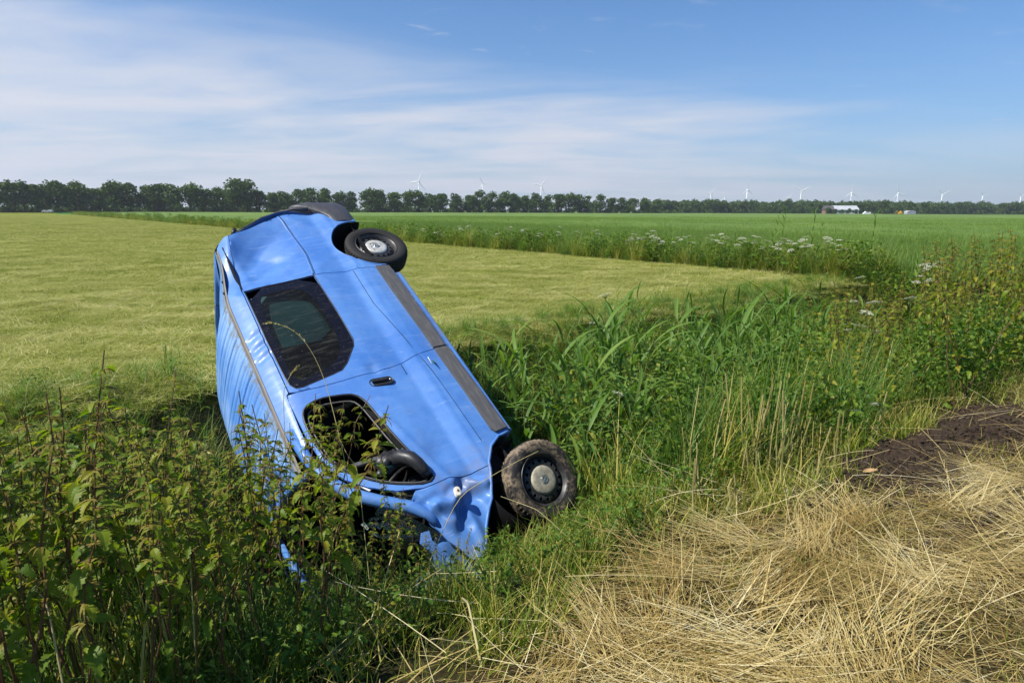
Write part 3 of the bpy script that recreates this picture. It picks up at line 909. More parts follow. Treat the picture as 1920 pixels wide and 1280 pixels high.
# window frame seal, loose window channel, shards
fl = resample(FDWIN, .04); Pf = PL(fl[:, 0], fl[:, 1])
bm = bmesh.new(); bm_tube(bm, [tuple(p) for p in Pf] + [tuple(Pf[0])], .009, 6, False)
add('window_seal', bm_mesh('window_seal', bm, M_black), fd)
fl = resample(inset(FDWIN, .035), .04); Pf = PL(fl[:, 0], fl[:, 1]); Pf[:, 1] -= .035
bm = bmesh.new(); bm_tube(bm, [tuple(p) for p in Pf] + [tuple(Pf[0])], .007, 5, False)
add('window_channel', bm_mesh('window_channel', bm, M_trim), fd)
bm = bmesh.new()
bm_box(bm, (-.645, .83, 1.36), (.036, .022, .54), Matrix.Rotation(R(1), 3, 'Y'), .004)
add('window_guide', bm_mesh('window_guide', bm, M_trim, True, R(40)), fd)
for pts in ([(-.62, 1.15), (-.54, 1.135), (-.50, 1.16), (-.56, 1.185)], [(-.50, 1.30), (-.56, 1.38), (-.54, 1.25), (-.50, 1.26)], [(-.46, 1.12), (-.40, 1.10), (-.42, 1.14)]):
    bm = bmesh.new()
    P3 = PL(np.array([p[0] for p in pts]), np.array([p[1] for p in pts])); P3[:, 1] -= .03
    f = bm.faces.new([bm.verts.new(p) for p in P3]); g = bmesh.ops.extrude_face_region(bm, geom=[f])
    bmesh.ops.translate(bm, verts=[v for v in g['geom'] if isinstance(v, bmesh.types.BMVert)], vec=(0, -.004, 0))
    add('glass_shard', bm_mesh('glass_shard', bm, M_shard, False), fd)
bm = bmesh.new(); bm_box(bm, (-.50, .74, 1.47), (.09, .004, .12), Matrix.Rotation(R(20), 3, 'Y'))
tag(add('paper', bm_mesh('paper', bm, M_white, False)), 'white sheet of paper lying inside the open van door window', 'paper')
bpy.data.objects['paper'].matrix_world = VAN_M.copy()
# mirror: folded housing hanging on its arm
bm = bmesh.new()
bm_box(bm, (0, 0, 0), (.13, .10, .23), None, .042)
bmesh.ops.subdivide_edges(bm, edges=bm.edges[:], cuts=1, smooth=.4)
bmesh.ops.transform(bm, matrix=Matrix.Translation((-.56, .87, 1.29)) @ Matrix.Rotation(R(35), 4, 'Y') @ Matrix.Rotation(R(15), 4, 'X'), verts=bm.verts)
mi = add('mirror', bm_mesh('mirror', bm, M_black), fd)
bm = bmesh.new()
bm_tube(bm, [(-.56, .88, 1.26), (-.52, .95, 1.20), (-.46, .985, 1.165), (-.40, .99, 1.14), (-.35, .97, 1.115), (-.315, .945, 1.095)], [.055, .058, .054, .048, .044, .036], 12)
add('mirror_arm', bm_mesh('mirror_arm', bm, M_black), fd)
# indicator on the fender
ix, iz = -.085, .985
iy = float(side_y(np.array(ix), np.array(iz)))
bm = bmesh.new()
rings = []
for s, d in ((1.0, .0), (1.0, .012), (.86, .024), (.42, .028)):
    rings.append([bm.verts.new((x * s, d, y * s)) for x, y in pill(.085, .048, 7)])
for a_, b_ in zip(rings[:-1], rings[1:]):
    n = len(a_)
    for k in range(n): bm.faces.new((a_[k], a_[(k + 1) % n], b_[(k + 1) % n], b_[k]))
bm.faces.new(rings[-1]); bmesh.ops.recalc_face_normals(bm, faces=bm.faces)
im = Matrix.Translation((ix, iy - .002, iz)) @ Matrix.Rotation(R(-12), 4, 'Y')
bmesh.ops.transform(bm, matrix=im, verts=bm.verts)
ind = add('indicator', bm_mesh('indicator', bm, M_lens, True, R(40)), fe)
bm = bmesh.new(); bm_lathe(bm, [(.001, .032), (.010, .030), (.010, .02)], 10)
bmesh.ops.transform(bm, matrix=im, verts=bm.verts)
add('bulb', bm_mesh('bulb', bm, M_rust), ind)

# windscreen frame, pillars, broken screen, bonnet
def pillar(sgn):
    bm = bmesh.new()
    m_ = 8 if sgn > 0 else 4
    pts = [(-1.12, .775, 1.80), (-.85, .77, 1.765), (-.62, .79, 1.71), (-.43, .815, 1.60), (-.29, .84, 1.45), (-.17, .865, 1.30), (-.06, .875, 1.20), (.05, .84, 1.16)]
    bm_tube(bm, [(x, y * sgn, z) for x, y, z in pts][:m_], [.04, .042, .044, .045, .045, .045, .04, .03][:m_], 12)
    return bm_mesh('windscreen_pillar', bm, M_paint)
add('windscreen_pillar', pillar(1), van); add('windscreen_pillar', pillar(-1), van)
bm = bmesh.new(); bm_tube(bm, [(header_x(y) + .005, y, z) for y, z in ((.74, 1.80), (.6, 1.835), (.4, 1.88), (.2, 1.90), (0., 1.905), (-.2, 1.90), (-.4, 1.88), (-.6, 1.83), (-.72, 1.79))], .03, 8)
hd = add('roof_header', bm_mesh('roof_header', bm, M_paint), van)
bm = bmesh.new(); bm_tube(bm, [(header_x(y) + .035, y, z - .012) for y, z in ((.6, 1.83), (.4, 1.872), (.2, 1.89), (0., 1.895), (-.2, 1.89), (-.4, 1.87))], .014, 6)
add('rusty_edge', bm_mesh('rusty_edge', bm, M_rust), hd)
bm = bmesh.new(); bm_tube(bm, [(header_x(-.1) + .07, -.1, 1.86), (header_x(-.4) + .08, -.4, 1.85), (-.92, -.62, 1.78), (-.70, -.74, 1.62)], .014, 6)
add('screen_seal', bm_mesh('screen_seal', bm, M_black), van)
# laminated screen hanging in pieces
def screen():
    bm = bmesh.new()
    n1, n2 = 16, 12
    rows = []
    for i in range(n1 + 1):
        t = i / n1
        a = Vector((-.30, .80, 1.42)).lerp(Vector((.06, .78, 1.13)), t)
        row = []
        for j in range(n2 + 1):
            s = j / n2
            p = a + Vector((-.10 * s + .02 * math.sin(9 * t + 5 * s), -.40 * s, .05 * s + .03 * math.sin(7 * s + 4 * t)))
            row.append(bm.verts.new(p))
        rows.append(row)
    for i in range(n1):
        for j in range(n2):
            if math.sin(i * 1.7 + j * 2.1) + j / n2 * 1.1 > 1.25: continue
            bm.faces.new((rows[i][j], rows[i + 1][j], rows[i + 1][j + 1], rows[i][j + 1]))
    return bm_mesh('windscreen', bm, M_shat)
add('windscreen', screen(), van)
def bonnet():
    xs = np.linspace(.02, .46, 16); ys = np.linspace(-.30, .74, 28)
    A, B = np.meshgrid(xs, ys, indexing='ij')
    Z = 1.17 - .42 * (A - .02) - .05 * (np.abs(B) / .74) ** 3 + .04 * np.sin(A * 17 + B * 4) * np.sin(B * 6 + 1) + .02 * np.sin(B * 15)
    X = A + .03 * np.sin(B * 7)
    n, m = A.shape; I = np.arange(n * m).reshape(n, m)
    q = np.stack([I[:-1, :-1], I[1:, :-1], I[1:, 1:], I[:-1, 1:]], -1).reshape(-1, 4)
    return fast_mesh('bonnet', np.stack([X, B, Z], -1).reshape(-1, 3), q, M_paint, smooth=True)
add('bonnet', bonnet(), van)
bm = bmesh.new()
pts = [(.02, .79, 1.22), (.10, .80, 1.24), (.20, .80, 1.20), (.30, .79, 1.17), (.34, .77, 1.10)]
for k, w in enumerate((.05, .075, .07, .05, .012)):
    p = Vector(pts[k]); v0 = bm.verts.new(p + Vector((0, .01, 0))); v1 = bm.verts.new(p + Vector((-.01 - .2 * w, -.02, w)))
bm.verts.ensure_lookup_table()
for k in range(4): bm.faces.new((bm.verts[2 * k], bm.verts[2 * k + 1], bm.verts[2 * k + 3], bm.verts[2 * k + 2]))
bmesh.ops.solidify(bm, geom=bm.faces[:], thickness=.004)
add('torn_panel', bm_mesh('torn_panel', bm, M_paint, False), van)
bm = bmesh.new(); bm_box(bm, (.40, 0, .78), (.10, 1.5, .34), None, .04)
add('front_end', bm_mesh('front_end', bm, M_bump, True, R(40)), van)
bm = bmesh.new(); bm_box(bm, (.10, 0, .62), (.5, 1.0, .46), None, .05)
add('engine_bay', bm_mesh('engine_bay', bm, M_chassis, True, R(40)), van)
# inside: seat, dashboard, steering wheel
bm = bmesh.new()
bm_box(bm, (-1.12, .38, .88), (.48, .48, .14), None, .05); bm_box(bm, (-1.38, .38, 1.22), (.14, .46, .60), Matrix.Rotation(R(12), 3, 'Y'), .05)
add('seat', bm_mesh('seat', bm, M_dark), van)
bm = bmesh.new(); bm_box(bm, (-.34, 0, 1.05), (.34, 1.5, .26), None, .08)
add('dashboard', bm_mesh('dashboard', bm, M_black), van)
bm = bmesh.new()
bm_tube(bm, [(-.62 + .09 * math.sin(t), .40 + .19 * math.cos(t), 1.14 + .17 * math.sin(t)) for t in np.linspace(0, 2 * math.pi, 25)], .016, 8, False)
bm_tube(bm, [(-.40, .40, 1.04), (-.62, .40, 1.14)], .03, 8)
add('steering_wheel', bm_mesh('steering_wheel', bm, M_black), van)
# underside
bm = bmesh.new()
bm_box(bm, (-1.66, 0, .30), (3.6, 1.60, .12), None, .02)
bm_box(bm, (-3.10, 0, .33), (.12, 1.36, .10), None, .03)
bm_tube(bm, [(-.6, -.2, .22), (-2.2, -.25, .22), (-2.9, -.45, .28), (-3.7, -.45, .24)], .035, 8)
bm_box(bm, (-2.0, .25, .22), (.9, .5, .14), None, .04)
add('underbody', bm_mesh('underbody', bm, M_chassis, True, R(40)), van)
for sx_, cz, cx_ in ((1, .35, -3.13), (1, .33, 0.0), (-1, .35, -3.13), (-1, .33, 0.0)):
    bm = bmesh.new()
    prof = [(.40, .93), (.40, .55), (.05, .55)]
    rr = [[bm.verts.new((cx_ + r * math.cos(t), y * sx_, cz + r * math.sin(t))) for t in np.linspace(R(-5), R(185), 20)] for r, y in prof]
    for a_, b_ in zip(rr[:-1], rr[1:]):
        for k in range(19): bm.faces.new((a_[k], b_[k], b_[k + 1], a_[k + 1]))
    add('wheel_arch', bm_mesh('wheel_arch', bm, M_dark), van)
# rolled lip round the arches
ribbon('arch_lip', [(-3.13 + .395 * math.cos(R(a)), .35 + .395 * math.sin(R(a))) for a in range(0, 181, 8)], .010, M_paint, qp, -.004)
ribbon('arch_lip', [(-.47, .30), (-.45, .41), (-.375, .525), (-.25, .62), (-.15, .66), (.02, .745), (.17, .855), (.33, .95)], .012, M_paint, fe, -.004)

# wheels
def tyre_mesh(mat):
    bm = bmesh.new()
    n = 110
    prof = [(.205, .080), (.222, .092), (.245, .100), (.275, .1025), (.300, .096), (.314, .086), (.3235, .072), (.3285, .045), (.3240, .040), (.3295, .036), (.3300, .012), (.3250, .006), (.3250, -.006), (.3300, -.012), (.3295, -.036), (.3240, -.040), (.3285, -.045), (.3235, -.072), (.314, -.086), (.300, -.096), (.275, -.1025), (.245, -.100), (.222, -.092), (.205, -.080)]
    rings = bm_lathe(bm, prof, n)
    for ri in (5, 6, 7, 9, 14, 16, 17, 18):
        for k, v in enumerate(rings[ri]):
            if k % 2 == 0:
                d = Vector((v.co.x, 0, v.co.z)).normalized()
                v.co -= d * (.009 if ri in (6, 7, 16, 17) else .005)
    bmesh.ops.recalc_face_normals(bm, faces=bm.faces)
    return bm_mesh('tyre', bm, mat, True, R(32))
def rim_mesh():
    bm = bmesh.new()
    bm_lathe(bm, [(.214, .093), (.221, .088), (.216, .080), (.204, .078), (.200, .060), (.186, .050), (.184, -.07), (.21, -.085)], 48)
    # dish: annulus with round vent holes
    def circ(r, n, cx=0, cz=0): return np.array([(cx + r * math.cos(2 * math.pi * k / n), cz + r * math.sin(2 * math.pi * k / n)) for k in range(n)])
    nh = 16
    holes = [circ(.0140, 10, .152 * math.cos(2 * math.pi * (k + .5) / nh), .152 * math.sin(2 * math.pi * (k + .5) / nh)) for k in range(nh)]
    def sf(x, z):
        r = np.hypot(x, z)
        y = np.interp(r, [0, .09, .115, .128, .150, .170, .186], [.055, .056, .058, .056, .060, .050, .026])
        return np.stack([x, y, z], -1)
    m2 = panel_mesh('d', circ(.186, 48), sf, M_steel, holes=holes, step=.016, gap=0, flange=.012)
    bm.from_mesh(m2); bpy.data.meshes.remove(m2)
    bm_lathe(bm, [(.001, -.03), (.184, -.03)], 32)
    return bm_mesh('rim', bm, M_steel, True, R(38))
def cap_mesh(mat):
    bm = bmesh.new()
    bm_lathe(bm, [(.001, .076), (.035, .0765), (.075, .077), (.100, .075), (.111, .070), (.116, .056)], 40)
    bmesh.ops.recalc_face_normals(bm, faces=bm.faces)
    return bm_mesh('hub_cap', bm, mat, True)
def emblem_mesh():
    bm = bmesh.new()
    N = 30
    # raised ring with a bar across it
    bm_lathe(bm, [(.021, .0765), (.021, .0805), (.026, .0815), (.0285, .0795), (.0285, .0765)], N)
    bm_box(bm, (0, .0795, 0), (.062, .005, .011), Matrix.Rotation(R(68), 3, 'Y'), .001)
    bm_lathe(bm, [(.034, .0765), (.034, .078), (.037, .078), (.037, .0765)], N)
    return bm_mesh('emblem', bm, M_chrome, True, R(40))
def mark_meshes():
    out = []
    for a, r, w, l in ((100, .055, .010, .03), (62, .070, .008, .026), (215, .058, .008, .02), (180, .05, .012, .026), (150, .066, .012, .02), (265, .06, .007, .012)):
        c = (r * math.cos(R(a)), .0775, r * math.sin(R(a)))
        bm = bmesh.new()
        bm_box(bm, c, (l, .0022, w), Matrix.Rotation(R(-a + 60), 3, 'Y'), .001)
        out.append(bm_mesh('cap_chip', bm, M_black, False))
    return out
T1, T2 = tyre_mesh(M_tyre), tyre_mesh(M_tyre_mud)
RIM, CAP, CAPM, EMB, MARK = rim_mesh(), cap_mesh(M_cap), cap_mesh(M_capmud), emblem_mesh(), mark_meshes()
def wheel(pos, steer, side, ty, cap, spin, marks):
    M = Matrix.Translation(pos) @ Matrix.Rotation(R(steer), 4, 'Z') @ (Matrix.Identity(4) if side > 0 else Matrix.Rotation(math.pi, 4, 'Z')) @ Matrix.Rotation(R(spin), 4, 'Y')
    w = bpy.data.objects.new('wheel', ty); link(w, van); w.matrix_local = M
    r = add('rim', RIM, w); c = add('hub_cap', cap, w); add('emblem', EMB, w)
    for q in (MARK if marks else []): add('chipped_paint', q, w)
    return w
w1 = wheel((-3.155, .80, .270), 0, 1, T1, CAP, 20, True)
w2 = wheel((-.01, .86, .265), -27, 1, T2, CAPM, 70, False)
w2.scale = (.955, .955, .955)
tag(w2, 'mud caked front wheel turned outwards')
wheel((-3.155, -.80, .30), 0, -1, T1, CAP, 0, False)
wheel((0, -.80, .30), -20, -1, T2, CAPM, 0, False)

# ------------------------------------------------------------------ vegetation: materials
G_hay = [(0.0, (0.075, 0.125, 0.008)), (0.3, (0.215, 0.275, 0.022)), (0.56, (0.39, 0.39, 0.085)), (1.0, (0.72, 0.68, 0.34))]
M_hay = leaf_mat('mown_hay', G_hay, 0.3, 0.7, 0.15, 0.10, (1.1, 1.15, .6), 1.25)
M_straw = leaf_mat('dry_straw', [(0.0, (0.13, 0.16, 0.02)), (0.2, (0.24, 0.15, 0.035)), (0.45, (0.43, 0.32, 0.11)), (0.75, (0.61, 0.50, 0.22)), (1.0, (0.80, 0.72, 0.44))], 0.2, 0.6, 0.25, 0.0, (1.1, 1.0, .6), 1.1)
M_grass = leaf_mat('verge_grass', [(0.0, (0.07, 0.135, 0.010)), (0.4, (0.165, 0.225, 0.018)), (0.7, (0.32, 0.32, 0.045)), (1.0, (0.54, 0.45, 0.13))], 0.35, 0.5, 0.3, 0.1, (1.2, 1.3, .5), 0.3)
M_nettle = leaf_mat('nettle_leaf', [(0.0, (0.065, 0.135, 0.010)), (0.4, (0.145, 0.225, 0.014)), (0.75, (0.24, 0.285, 0.020)), (0.92, (0.33, 0.29, 0.028)), (1.0, (0.40, 0.29, 0.035))], 0.5, 0.5, 0.3, 0.2)
M_reed = leaf_mat('reed_leaf', [(0.0, (0.055, 0.13, 0.020)), (0.5, (0.115, 0.22, 0.036)), (0.85, (0.195, 0.29, 0.052)), (1.0, (0.32, 0.31, 0.09))], 0.42, 0.5, 0.25, 0.2)
M_crop = leaf_mat('young_crop', [(0.0, (0.075, 0.145, 0.024)), (0.5, (0.140, 0.225, 0.036)), (1.0, (0.22, 0.32, 0.062))], 0.35, 0.5, 0.3, 0.15, (1.2, 1.3, .5), 0.25)
M_stem = leaf_mat('nettle_stem', [(0.0, (0.075, 0.030, 0.018)), (0.6, (0.13, 0.070, 0.030)), (1.0, (0.12, 0.14, 0.03))], 0.0, 0.55, 0.3, 0.3)
M_gstem = leaf_mat('green_stem', [(0.0, (0.07, 0.10, 0.02)), (0.6, (0.13, 0.16, 0.03)), (1.0, (0.27, 0.24, 0.08))], 0.0, 0.55, 0.3, 0.4)
M_seed = leaf_mat('nettle_seed', [(0.0, (0.10, 0.07, 0.02)), (0.5, (0.20, 0.15, 0.03)), (1.0, (0.27, 0.26, 0.04))], 0.25, 0.6, 0.2, 0.3)
M_umbel = leaf_mat('white_umbel', [(0.0, (0.55, 0.55, 0.36)), (1.0, (0.82, 0.82, 0.74))], 0.25, 0.7, 0.1, 0.1, (1, 1, .9))
M_bush = leaf_mat('bush_leaf', [(0.0, (0.035, 0.09, 0.008)), (0.5, (0.090, 0.175, 0.014)), (0.9, (0.160, 0.235, 0.020)), (1.0, (0.25, 0.24, 0.025))], 0.4, 0.5, 0.3, 0.25, (1.25, 1.35, .5), 0.25)  # greens set darker to put undergrowth shade into the leaf colour
M_tree = leaf_mat('tree_leaf', [(0.0, (0.035, 0.075, 0.016)), (0.5, (0.062, 0.115, 0.024)), (1.0, (0.10, 0.155, 0.034))], 0.25, 0.6, 0.2, 0.45, (1.2, 1.3, .5))
M_bark = plain('tree_bark', (0.060, 0.050, 0.040), 0.9, 0, 0.2, 0.3, 3)
M_dry = leaf_mat('dry_stalk', [(0.0, (0.27, 0.25, 0.07)), (0.5, (0.46, 0.39, 0.15)), (1.0, (0.64, 0.55, 0.28))], 0.1, 0.6, 0.2, 0.5)
M_clod = plain('soil_clod', (0.043, 0.030, 0.021), 0.95, 0, 0.1, 0.5, 20, 0.5)

# ------------------------------------------------------------------ vegetation: builders
def blades(base, az, L, w, lean, bend, seg=3, tint=None, taper=0.15, twist=None, r=None):
    """N curved blades; returns V, Q, tint"""
    N = len(az)
    base = np.asarray(base, float)
    P = np.zeros((N, seg + 1, 3)); P[:, 0] = base
    k = np.arange(seg)
    th = lean[:, None] + bend[:, None] * (k + .5)[None] / seg
    st = (L / seg)[:, None]
    dx = np.sin(th) * np.cos(az)[:, None] * st; dy = np.sin(th) * np.sin(az)[:, None] * st; dz = np.cos(th) * st
    D = np.stack([dx, dy, dz], -1)
    P[:, 1:] = base[:, None] + np.cumsum(D, 1)
    wa = az + math.pi / 2 + (twist if twist is not None else 0)
    W = np.stack([np.cos(wa), np.sin(wa), np.zeros(N)], -1)
    t = np.linspace(0, 1, seg + 1)
    prof = (1 - (1 - taper) * t ** 1.6)
    if w.ndim == 1: ww = w[:, None] * prof[None]
    off = W[:, None] * ww[..., None] * .5
    V = np.stack([P - off, P + off], 2).reshape(-1, 3)
    b = (np.arange(N) * (seg + 1) * 2)[:, None]
    kk = (np.arange(seg) * 2)[None]
    a = b + kk
    Q = np.stack([a, a + 1, a + 3, a + 2], -1).reshape(-1, 4)
    T = np.repeat(np.zeros(N) if tint is None else tint, (seg + 1) * 2)
    return V, Q, T
class Acc:
    def __init__(s): s.V, s.Q, s.T, s.n = [], [], [], 0
    def add(s, V, Q, T):
        s.V.append(V); s.Q.append(Q + s.n); s.T.append(T); s.n += len(V)
    def mesh(s, name, mat, smooth=False):
        return fast_mesh(name, np.concatenate(s.V), np.concatenate(s.Q), mat, np.concatenate(s.T), smooth)
def U(a, b, n): return rng.uniform(a, b, n)

def scatter(name, protos, pts, rotz, scale, label, tilt=0.0, parent=None):
    """ground cover: one object of points on which the prototype meshes are set"""
    c = bpy.data.collections.new(name + '_kinds')
    for i, me_ in enumerate(protos):
        c.objects.link(bpy.data.objects.new('%s_kind_%02d' % (name, i), me_))
    n = len(pts)
    me_ = bpy.data.meshes.new(name)
    me_.vertices.add(n); me_.vertices.foreach_set('co', np.asarray(pts, np.float32).ravel())
    rot = np.stack([rng.normal(0, 1, n) * tilt, rng.normal(0, 1, n) * tilt, rotz], -1).astype(np.float32)
    a = me_.attributes.new('rot', 'FLOAT_VECTOR', 'POINT'); a.data.foreach_set('vector', rot.ravel())
    sc = np.asarray(scale, np.float32)
    if sc.ndim == 1: sc = np.stack([sc] * 3, -1)
    a = me_.attributes.new('scl', 'FLOAT_VECTOR', 'POINT'); a.data.foreach_set('vector', np.ascontiguousarray(sc).ravel())
    a = me_.attributes.new('pick', 'INT', 'POINT'); a.data.foreach_set('value', rng.integers(0, len(protos), n).astype(np.int32))
    o = bpy.data.objects.new(name, me_); link(o, parent)
    g = bpy.data.node_groups.new(name, 'GeometryNodeTree')
    g.interface.new_socket('Geometry', in_out='INPUT', socket_type='NodeSocketGeometry')
    g.interface.new_socket('Geometry', in_out='OUTPUT', socket_type='NodeSocketGeometry')
    N = g.nodes.new
    gi, go = N('NodeGroupInput'), N('NodeGroupOutput')
    ci = N('GeometryNodeCollectionInfo'); ci.inputs['Collection'].default_value = c
    ci.inputs['Separate Children'].default_value = True; ci.inputs['Reset Children'].default_value = True
    ip = N('GeometryNodeInstanceOnPoints'); ip.inputs['Pick Instance'].default_value = True
    def attr(nm, t):
        x = N('GeometryNodeInputNamedAttribute'); x.data_type = t; x.inputs['Name'].default_value = nm
        return [q for q in x.outputs if q.enabled and q.name == 'Attribute'][0]
    e2r = N('FunctionNodeEulerToRotation')
    L = g.links.new
    L(gi.outputs[0], ip.inputs['Points']); L(ci.outputs[0], ip.inputs['Instance'])
    L(attr('pick', 'INT'), ip.inputs['Instance Index'])
    L(attr('rot', 'FLOAT_VECTOR'), e2r.inputs[0]); L(e2r.outputs[0], ip.inputs['Rotation'])
    L(attr('scl', 'FLOAT_VECTOR'), ip.inputs['Scale'])
    L(ip.outputs[0], go.inputs[0])
    md = o.modifiers.new('scatter', 'NODES'); md.node_group = g
    tag(o, label, None, None, 'stuff')
    return o
def px_of(P):
    """world points -> pixel coordinates in a 1920 px frame and distance"""
    P = np.asarray(P, float)
    y = P[:, 1]; z = P[:, 2] - CAM_H
    c, s = math.cos(PITCH), math.sin(PITCH)
    d = c * y - s * z; v = s * y + c * z
    return 960 + F_PX * P[:, 0] / d, 640 - F_PX * v / d, d
def seen(P, m=80):
    px, py, d = px_of(P)
    return (d > .3) & (px > -m) & (px < 1920 + m) & (py > -m) & (py < 1280 + m * 1.5)

# ---- mown field: short stubble and hay lying flat
def hay_patch(r=.35, nf=460, nu=110):
    A = Acc()
    n = nf
    b = np.stack([U(-r, r, n), U(-r, r, n), U(.004, .05, n)], -1)
    A.add(*blades(b, U(0, 6.28, n), U(.08, .26, n), U(.0022, .005, n), U(1.38, 1.75, n), U(-.25, .3, n), 3, rng.beta(2.0, 2.0, n) * .85 + .12))
    n = nu
    b = np.stack([U(-r, r, n), U(-r, r, n), np.zeros(n)], -1)
    A.add(*blades(b, U(0, 6.28, n), U(.03, .085, n), U(.003, .006, n), U(.1, .7, n), U(.1, .9, n), 2, U(.0, .40, n)))
    return A.mesh('hay_patch', M_hay)
hp = [hay_patch() for _ in range(5)]
def area_points(u0, u1, n0, n1, sp, jit=.5):
    us = np.arange(u0 - (6 if sp < 1 else 30), u1, sp); ns = np.arange(n0, n1, sp)
    A, B = np.meshgrid(us, ns)
    A = A.ravel() + U(-jit, jit, A.size) * sp; B = B.ravel() + U(-jit, jit, B.size) * sp
    x, y = un2xy(A, B)
    return np.stack([x, y, ground_z(x, y)], -1), A, B
P, u, n = area_points(-14, 22, 7.0, 19, .34)
s_, m_ = d2_coord(P[:, 0], P[:, 1])
ok = seen(P, 500) & (m_ < .6); P1 = P[ok]
P, u, n = area_points(-40, 40, 19, 44, .75)
s_, m_ = d2_coord(P[:, 0], P[:, 1])
ok = seen(P, 500) & (m_ < .4); P2 = P[ok]
P, u, n = area_points(-110, 60, 44, 240, 2.3)
s_, m_ = d2_coord(P[:, 0], P[:, 1])
ok = seen(P, 600) & (m_ < .2); P3 = P[ok]
PP = np.concatenate([P1, P2, P3])
sc = np.concatenate([U(.85, 1.2, len(P1)), U(1.7, 2.3, len(P2)), U(4.5, 6.0, len(P3))])
sc3 = np.stack([sc, sc, np.concatenate([U(.7, 1.3, len(P1)), U(.8, 1.6, len(P2)), U(1.0, 1.8, len(P3))])], -1)
scatter('mown_grass', hp, PP, U(0, 6.28, len(PP)), sc3, 'short mown grass and cut hay covering the field')
def wisp(n=70):
    A = Acc(); y = rng.normal(0, .07, n); x = rng.normal(0, .16, n)
    b = np.stack([x, y, U(.015, .05, n)], -1)
    A.add(*blades(b, np.where(rng.random(n) < .5, 0, math.pi) + rng.normal(0, .38, n), U(.14, .36, n), U(.0025, .005, n), rng.normal(1.48, .1, n), rng.normal(.1, .2, n), 4, U(.45, 1.0, n)))
    return A.mesh('wisp', M_hay)
WI = [wisp() for _ in range(5)]
P, u, n = area_points(-14, 24, 7.2, 22, .46, 1.0)
s_, m_ = d2_coord(P[:, 0], P[:, 1]); ok = seen(P) & (m_ < .4) & (wob(P[:, 0] * .7, P[:, 1] * 1.1) > -.15); P = P[ok]
scatter('hay_wisps', WI, P, .5 + rng.normal(0, .7, len(P)) + 1.2 * wob(P[:, 0] * .3, P[:, 1] * .3), U(.7, 1.6, len(P)), 'pale wisps of cut hay lying in lines on the mown field')
# little tufts left by the mower
def tuft(n=40, h=.13):
    b = np.stack([rng.normal(0, .035, n), rng.normal(0, .035, n), np.zeros(n)], -1)
    A = Acc(); A.add(*blades(b, U(0, 6.28, n), U(.4, 1, n) * h, U(.003, .006, n), U(.1, .9, n), U(.2, 1.2, n), 3, U(0, .45, n)))
    return A.mesh('tuft', M_hay)
tf = [tuft() for _ in range(4)]
P, u, n = area_points(-14, 24, 7.1, 26, .9, 1.0)
s_, m_ = d2_coord(P[:, 0], P[:, 1]); ok = seen(P) & (m_ < .4); P = P[ok]
scatter('grass_tufts', tf, P, U(0, 6.28, len(P)), U(.5, 1.5, len(P)), 'small green tufts left standing in the mown field')

# ---- verge: cut straw lying over green regrowth
def verge_points(N, n0, n1, u0=-1.5, u1=9):
    u = U(u0, u1, N); n = U(n0, n1, N)
    x, y = un2xy(u, n)
    P = np.stack([x, y, ground_z(x, y)], -1)
    ok = seen(P, 120) & (y > .9)
    return P[ok], u[ok], n[ok]
def field_az(P):
    return .35 + 1.1 * np.sin(P[:, 0] * 1.1 + 1.3 * P[:, 1]) + .8 * np.sin(P[:, 1] * 2.1 - P[:, 0] * .7)
A = Acc()
P, u, n = verge_points(125000, -2.8, 3.0)
soil = soil_w(P[:, 0], P[:, 1]); mounds = wob(P[:, 0] * 1.3 + 3, P[:, 1] * 1.3)
dens = np.clip(1.12 - .86 * sst(-.60, .25, n - edge_n(u) + .60 * sst(3.4, 2.0, u) + .35 * wob(P[:, 0] * .9 + 7, P[:, 1] * .9 + 2)) - 1.75 * np.clip(soil, 0, .8) - .30 * sst(3.2, 1.2, u) * sst(.6, 1.6, n), .03, 1)
ok = rng.random(len(P)) < dens; P, u, n, mounds = P[ok], u[ok], n[ok], mounds[ok]
N = len(P)
P[:, 2] += U(0, .045, N) + np.clip(mounds, 0, 1) * U(0, .11, N)
short = rng.random(N) < .62
Ls = np.where(short, U(.03, .14, N), U(.12, .34, N))
A.add(*blades(P, field_az(P) + rng.normal(0, 1.1, N) + np.where(rng.random(N) < .5, math.pi, 0), Ls, np.where(short, U(.0009, .0030, N), U(.0012, .0034, N)), rng.normal(1.52, .16, N), rng.normal(.05, .28, N), 4, np.clip(rng.normal(.47, .27, N), 0.02, 1), .5))
# combed bundles of long straw
B0, u0_, n0_ = verge_points(900, -2.6, 2.2)
B0 = B0[(soil_w(B0[:, 0], B0[:, 1]) < .06) & (n0_ < edge_n(u0_) - .75)][:100]
for c in B0:
    k = int(rng.integers(30, 90)); az0 = rng.uniform(0, 6.28); w0 = rng.uniform(.03, .10)
    l = U(.2, .55, k); pb = c + np.stack([rng.normal(0, w0, k), rng.normal(0, w0, k), U(.02, .10, k)], -1)
    A.add(*blades(pb, az0 + rng.normal(0, .26, k), l, U(.0014, .0038, k), rng.normal(1.47, .10, k), rng.normal(.12, .14, k), 5, np.clip(rng.normal(rng.choice([.3, .55, .75]), .13, k), 0, 1), .5))
verge = A.mesh('straw', M_straw)
tag(add('straw', verge), 'dry yellow straw lying loose over the near verge', kind='stuff')
# a few thick stalks on top
A = Acc()
P, u, n = verge_points(900, -2.6, 2.4)
N = len(P); P[:, 2] += U(.03, .10, N)
A.add(*blades(P, U(0, 6.28, N), U(.25, .75, N), U(.003, .006, N), rng.normal(1.45, .14, N), rng.normal(.15, .3, N), 6, U(.35, .95, N), .6))
tag(add('loose_stalks', A.mesh('loose_stalks', M_straw)), 'long loose dry stalks strewn over the straw', kind='stuff')
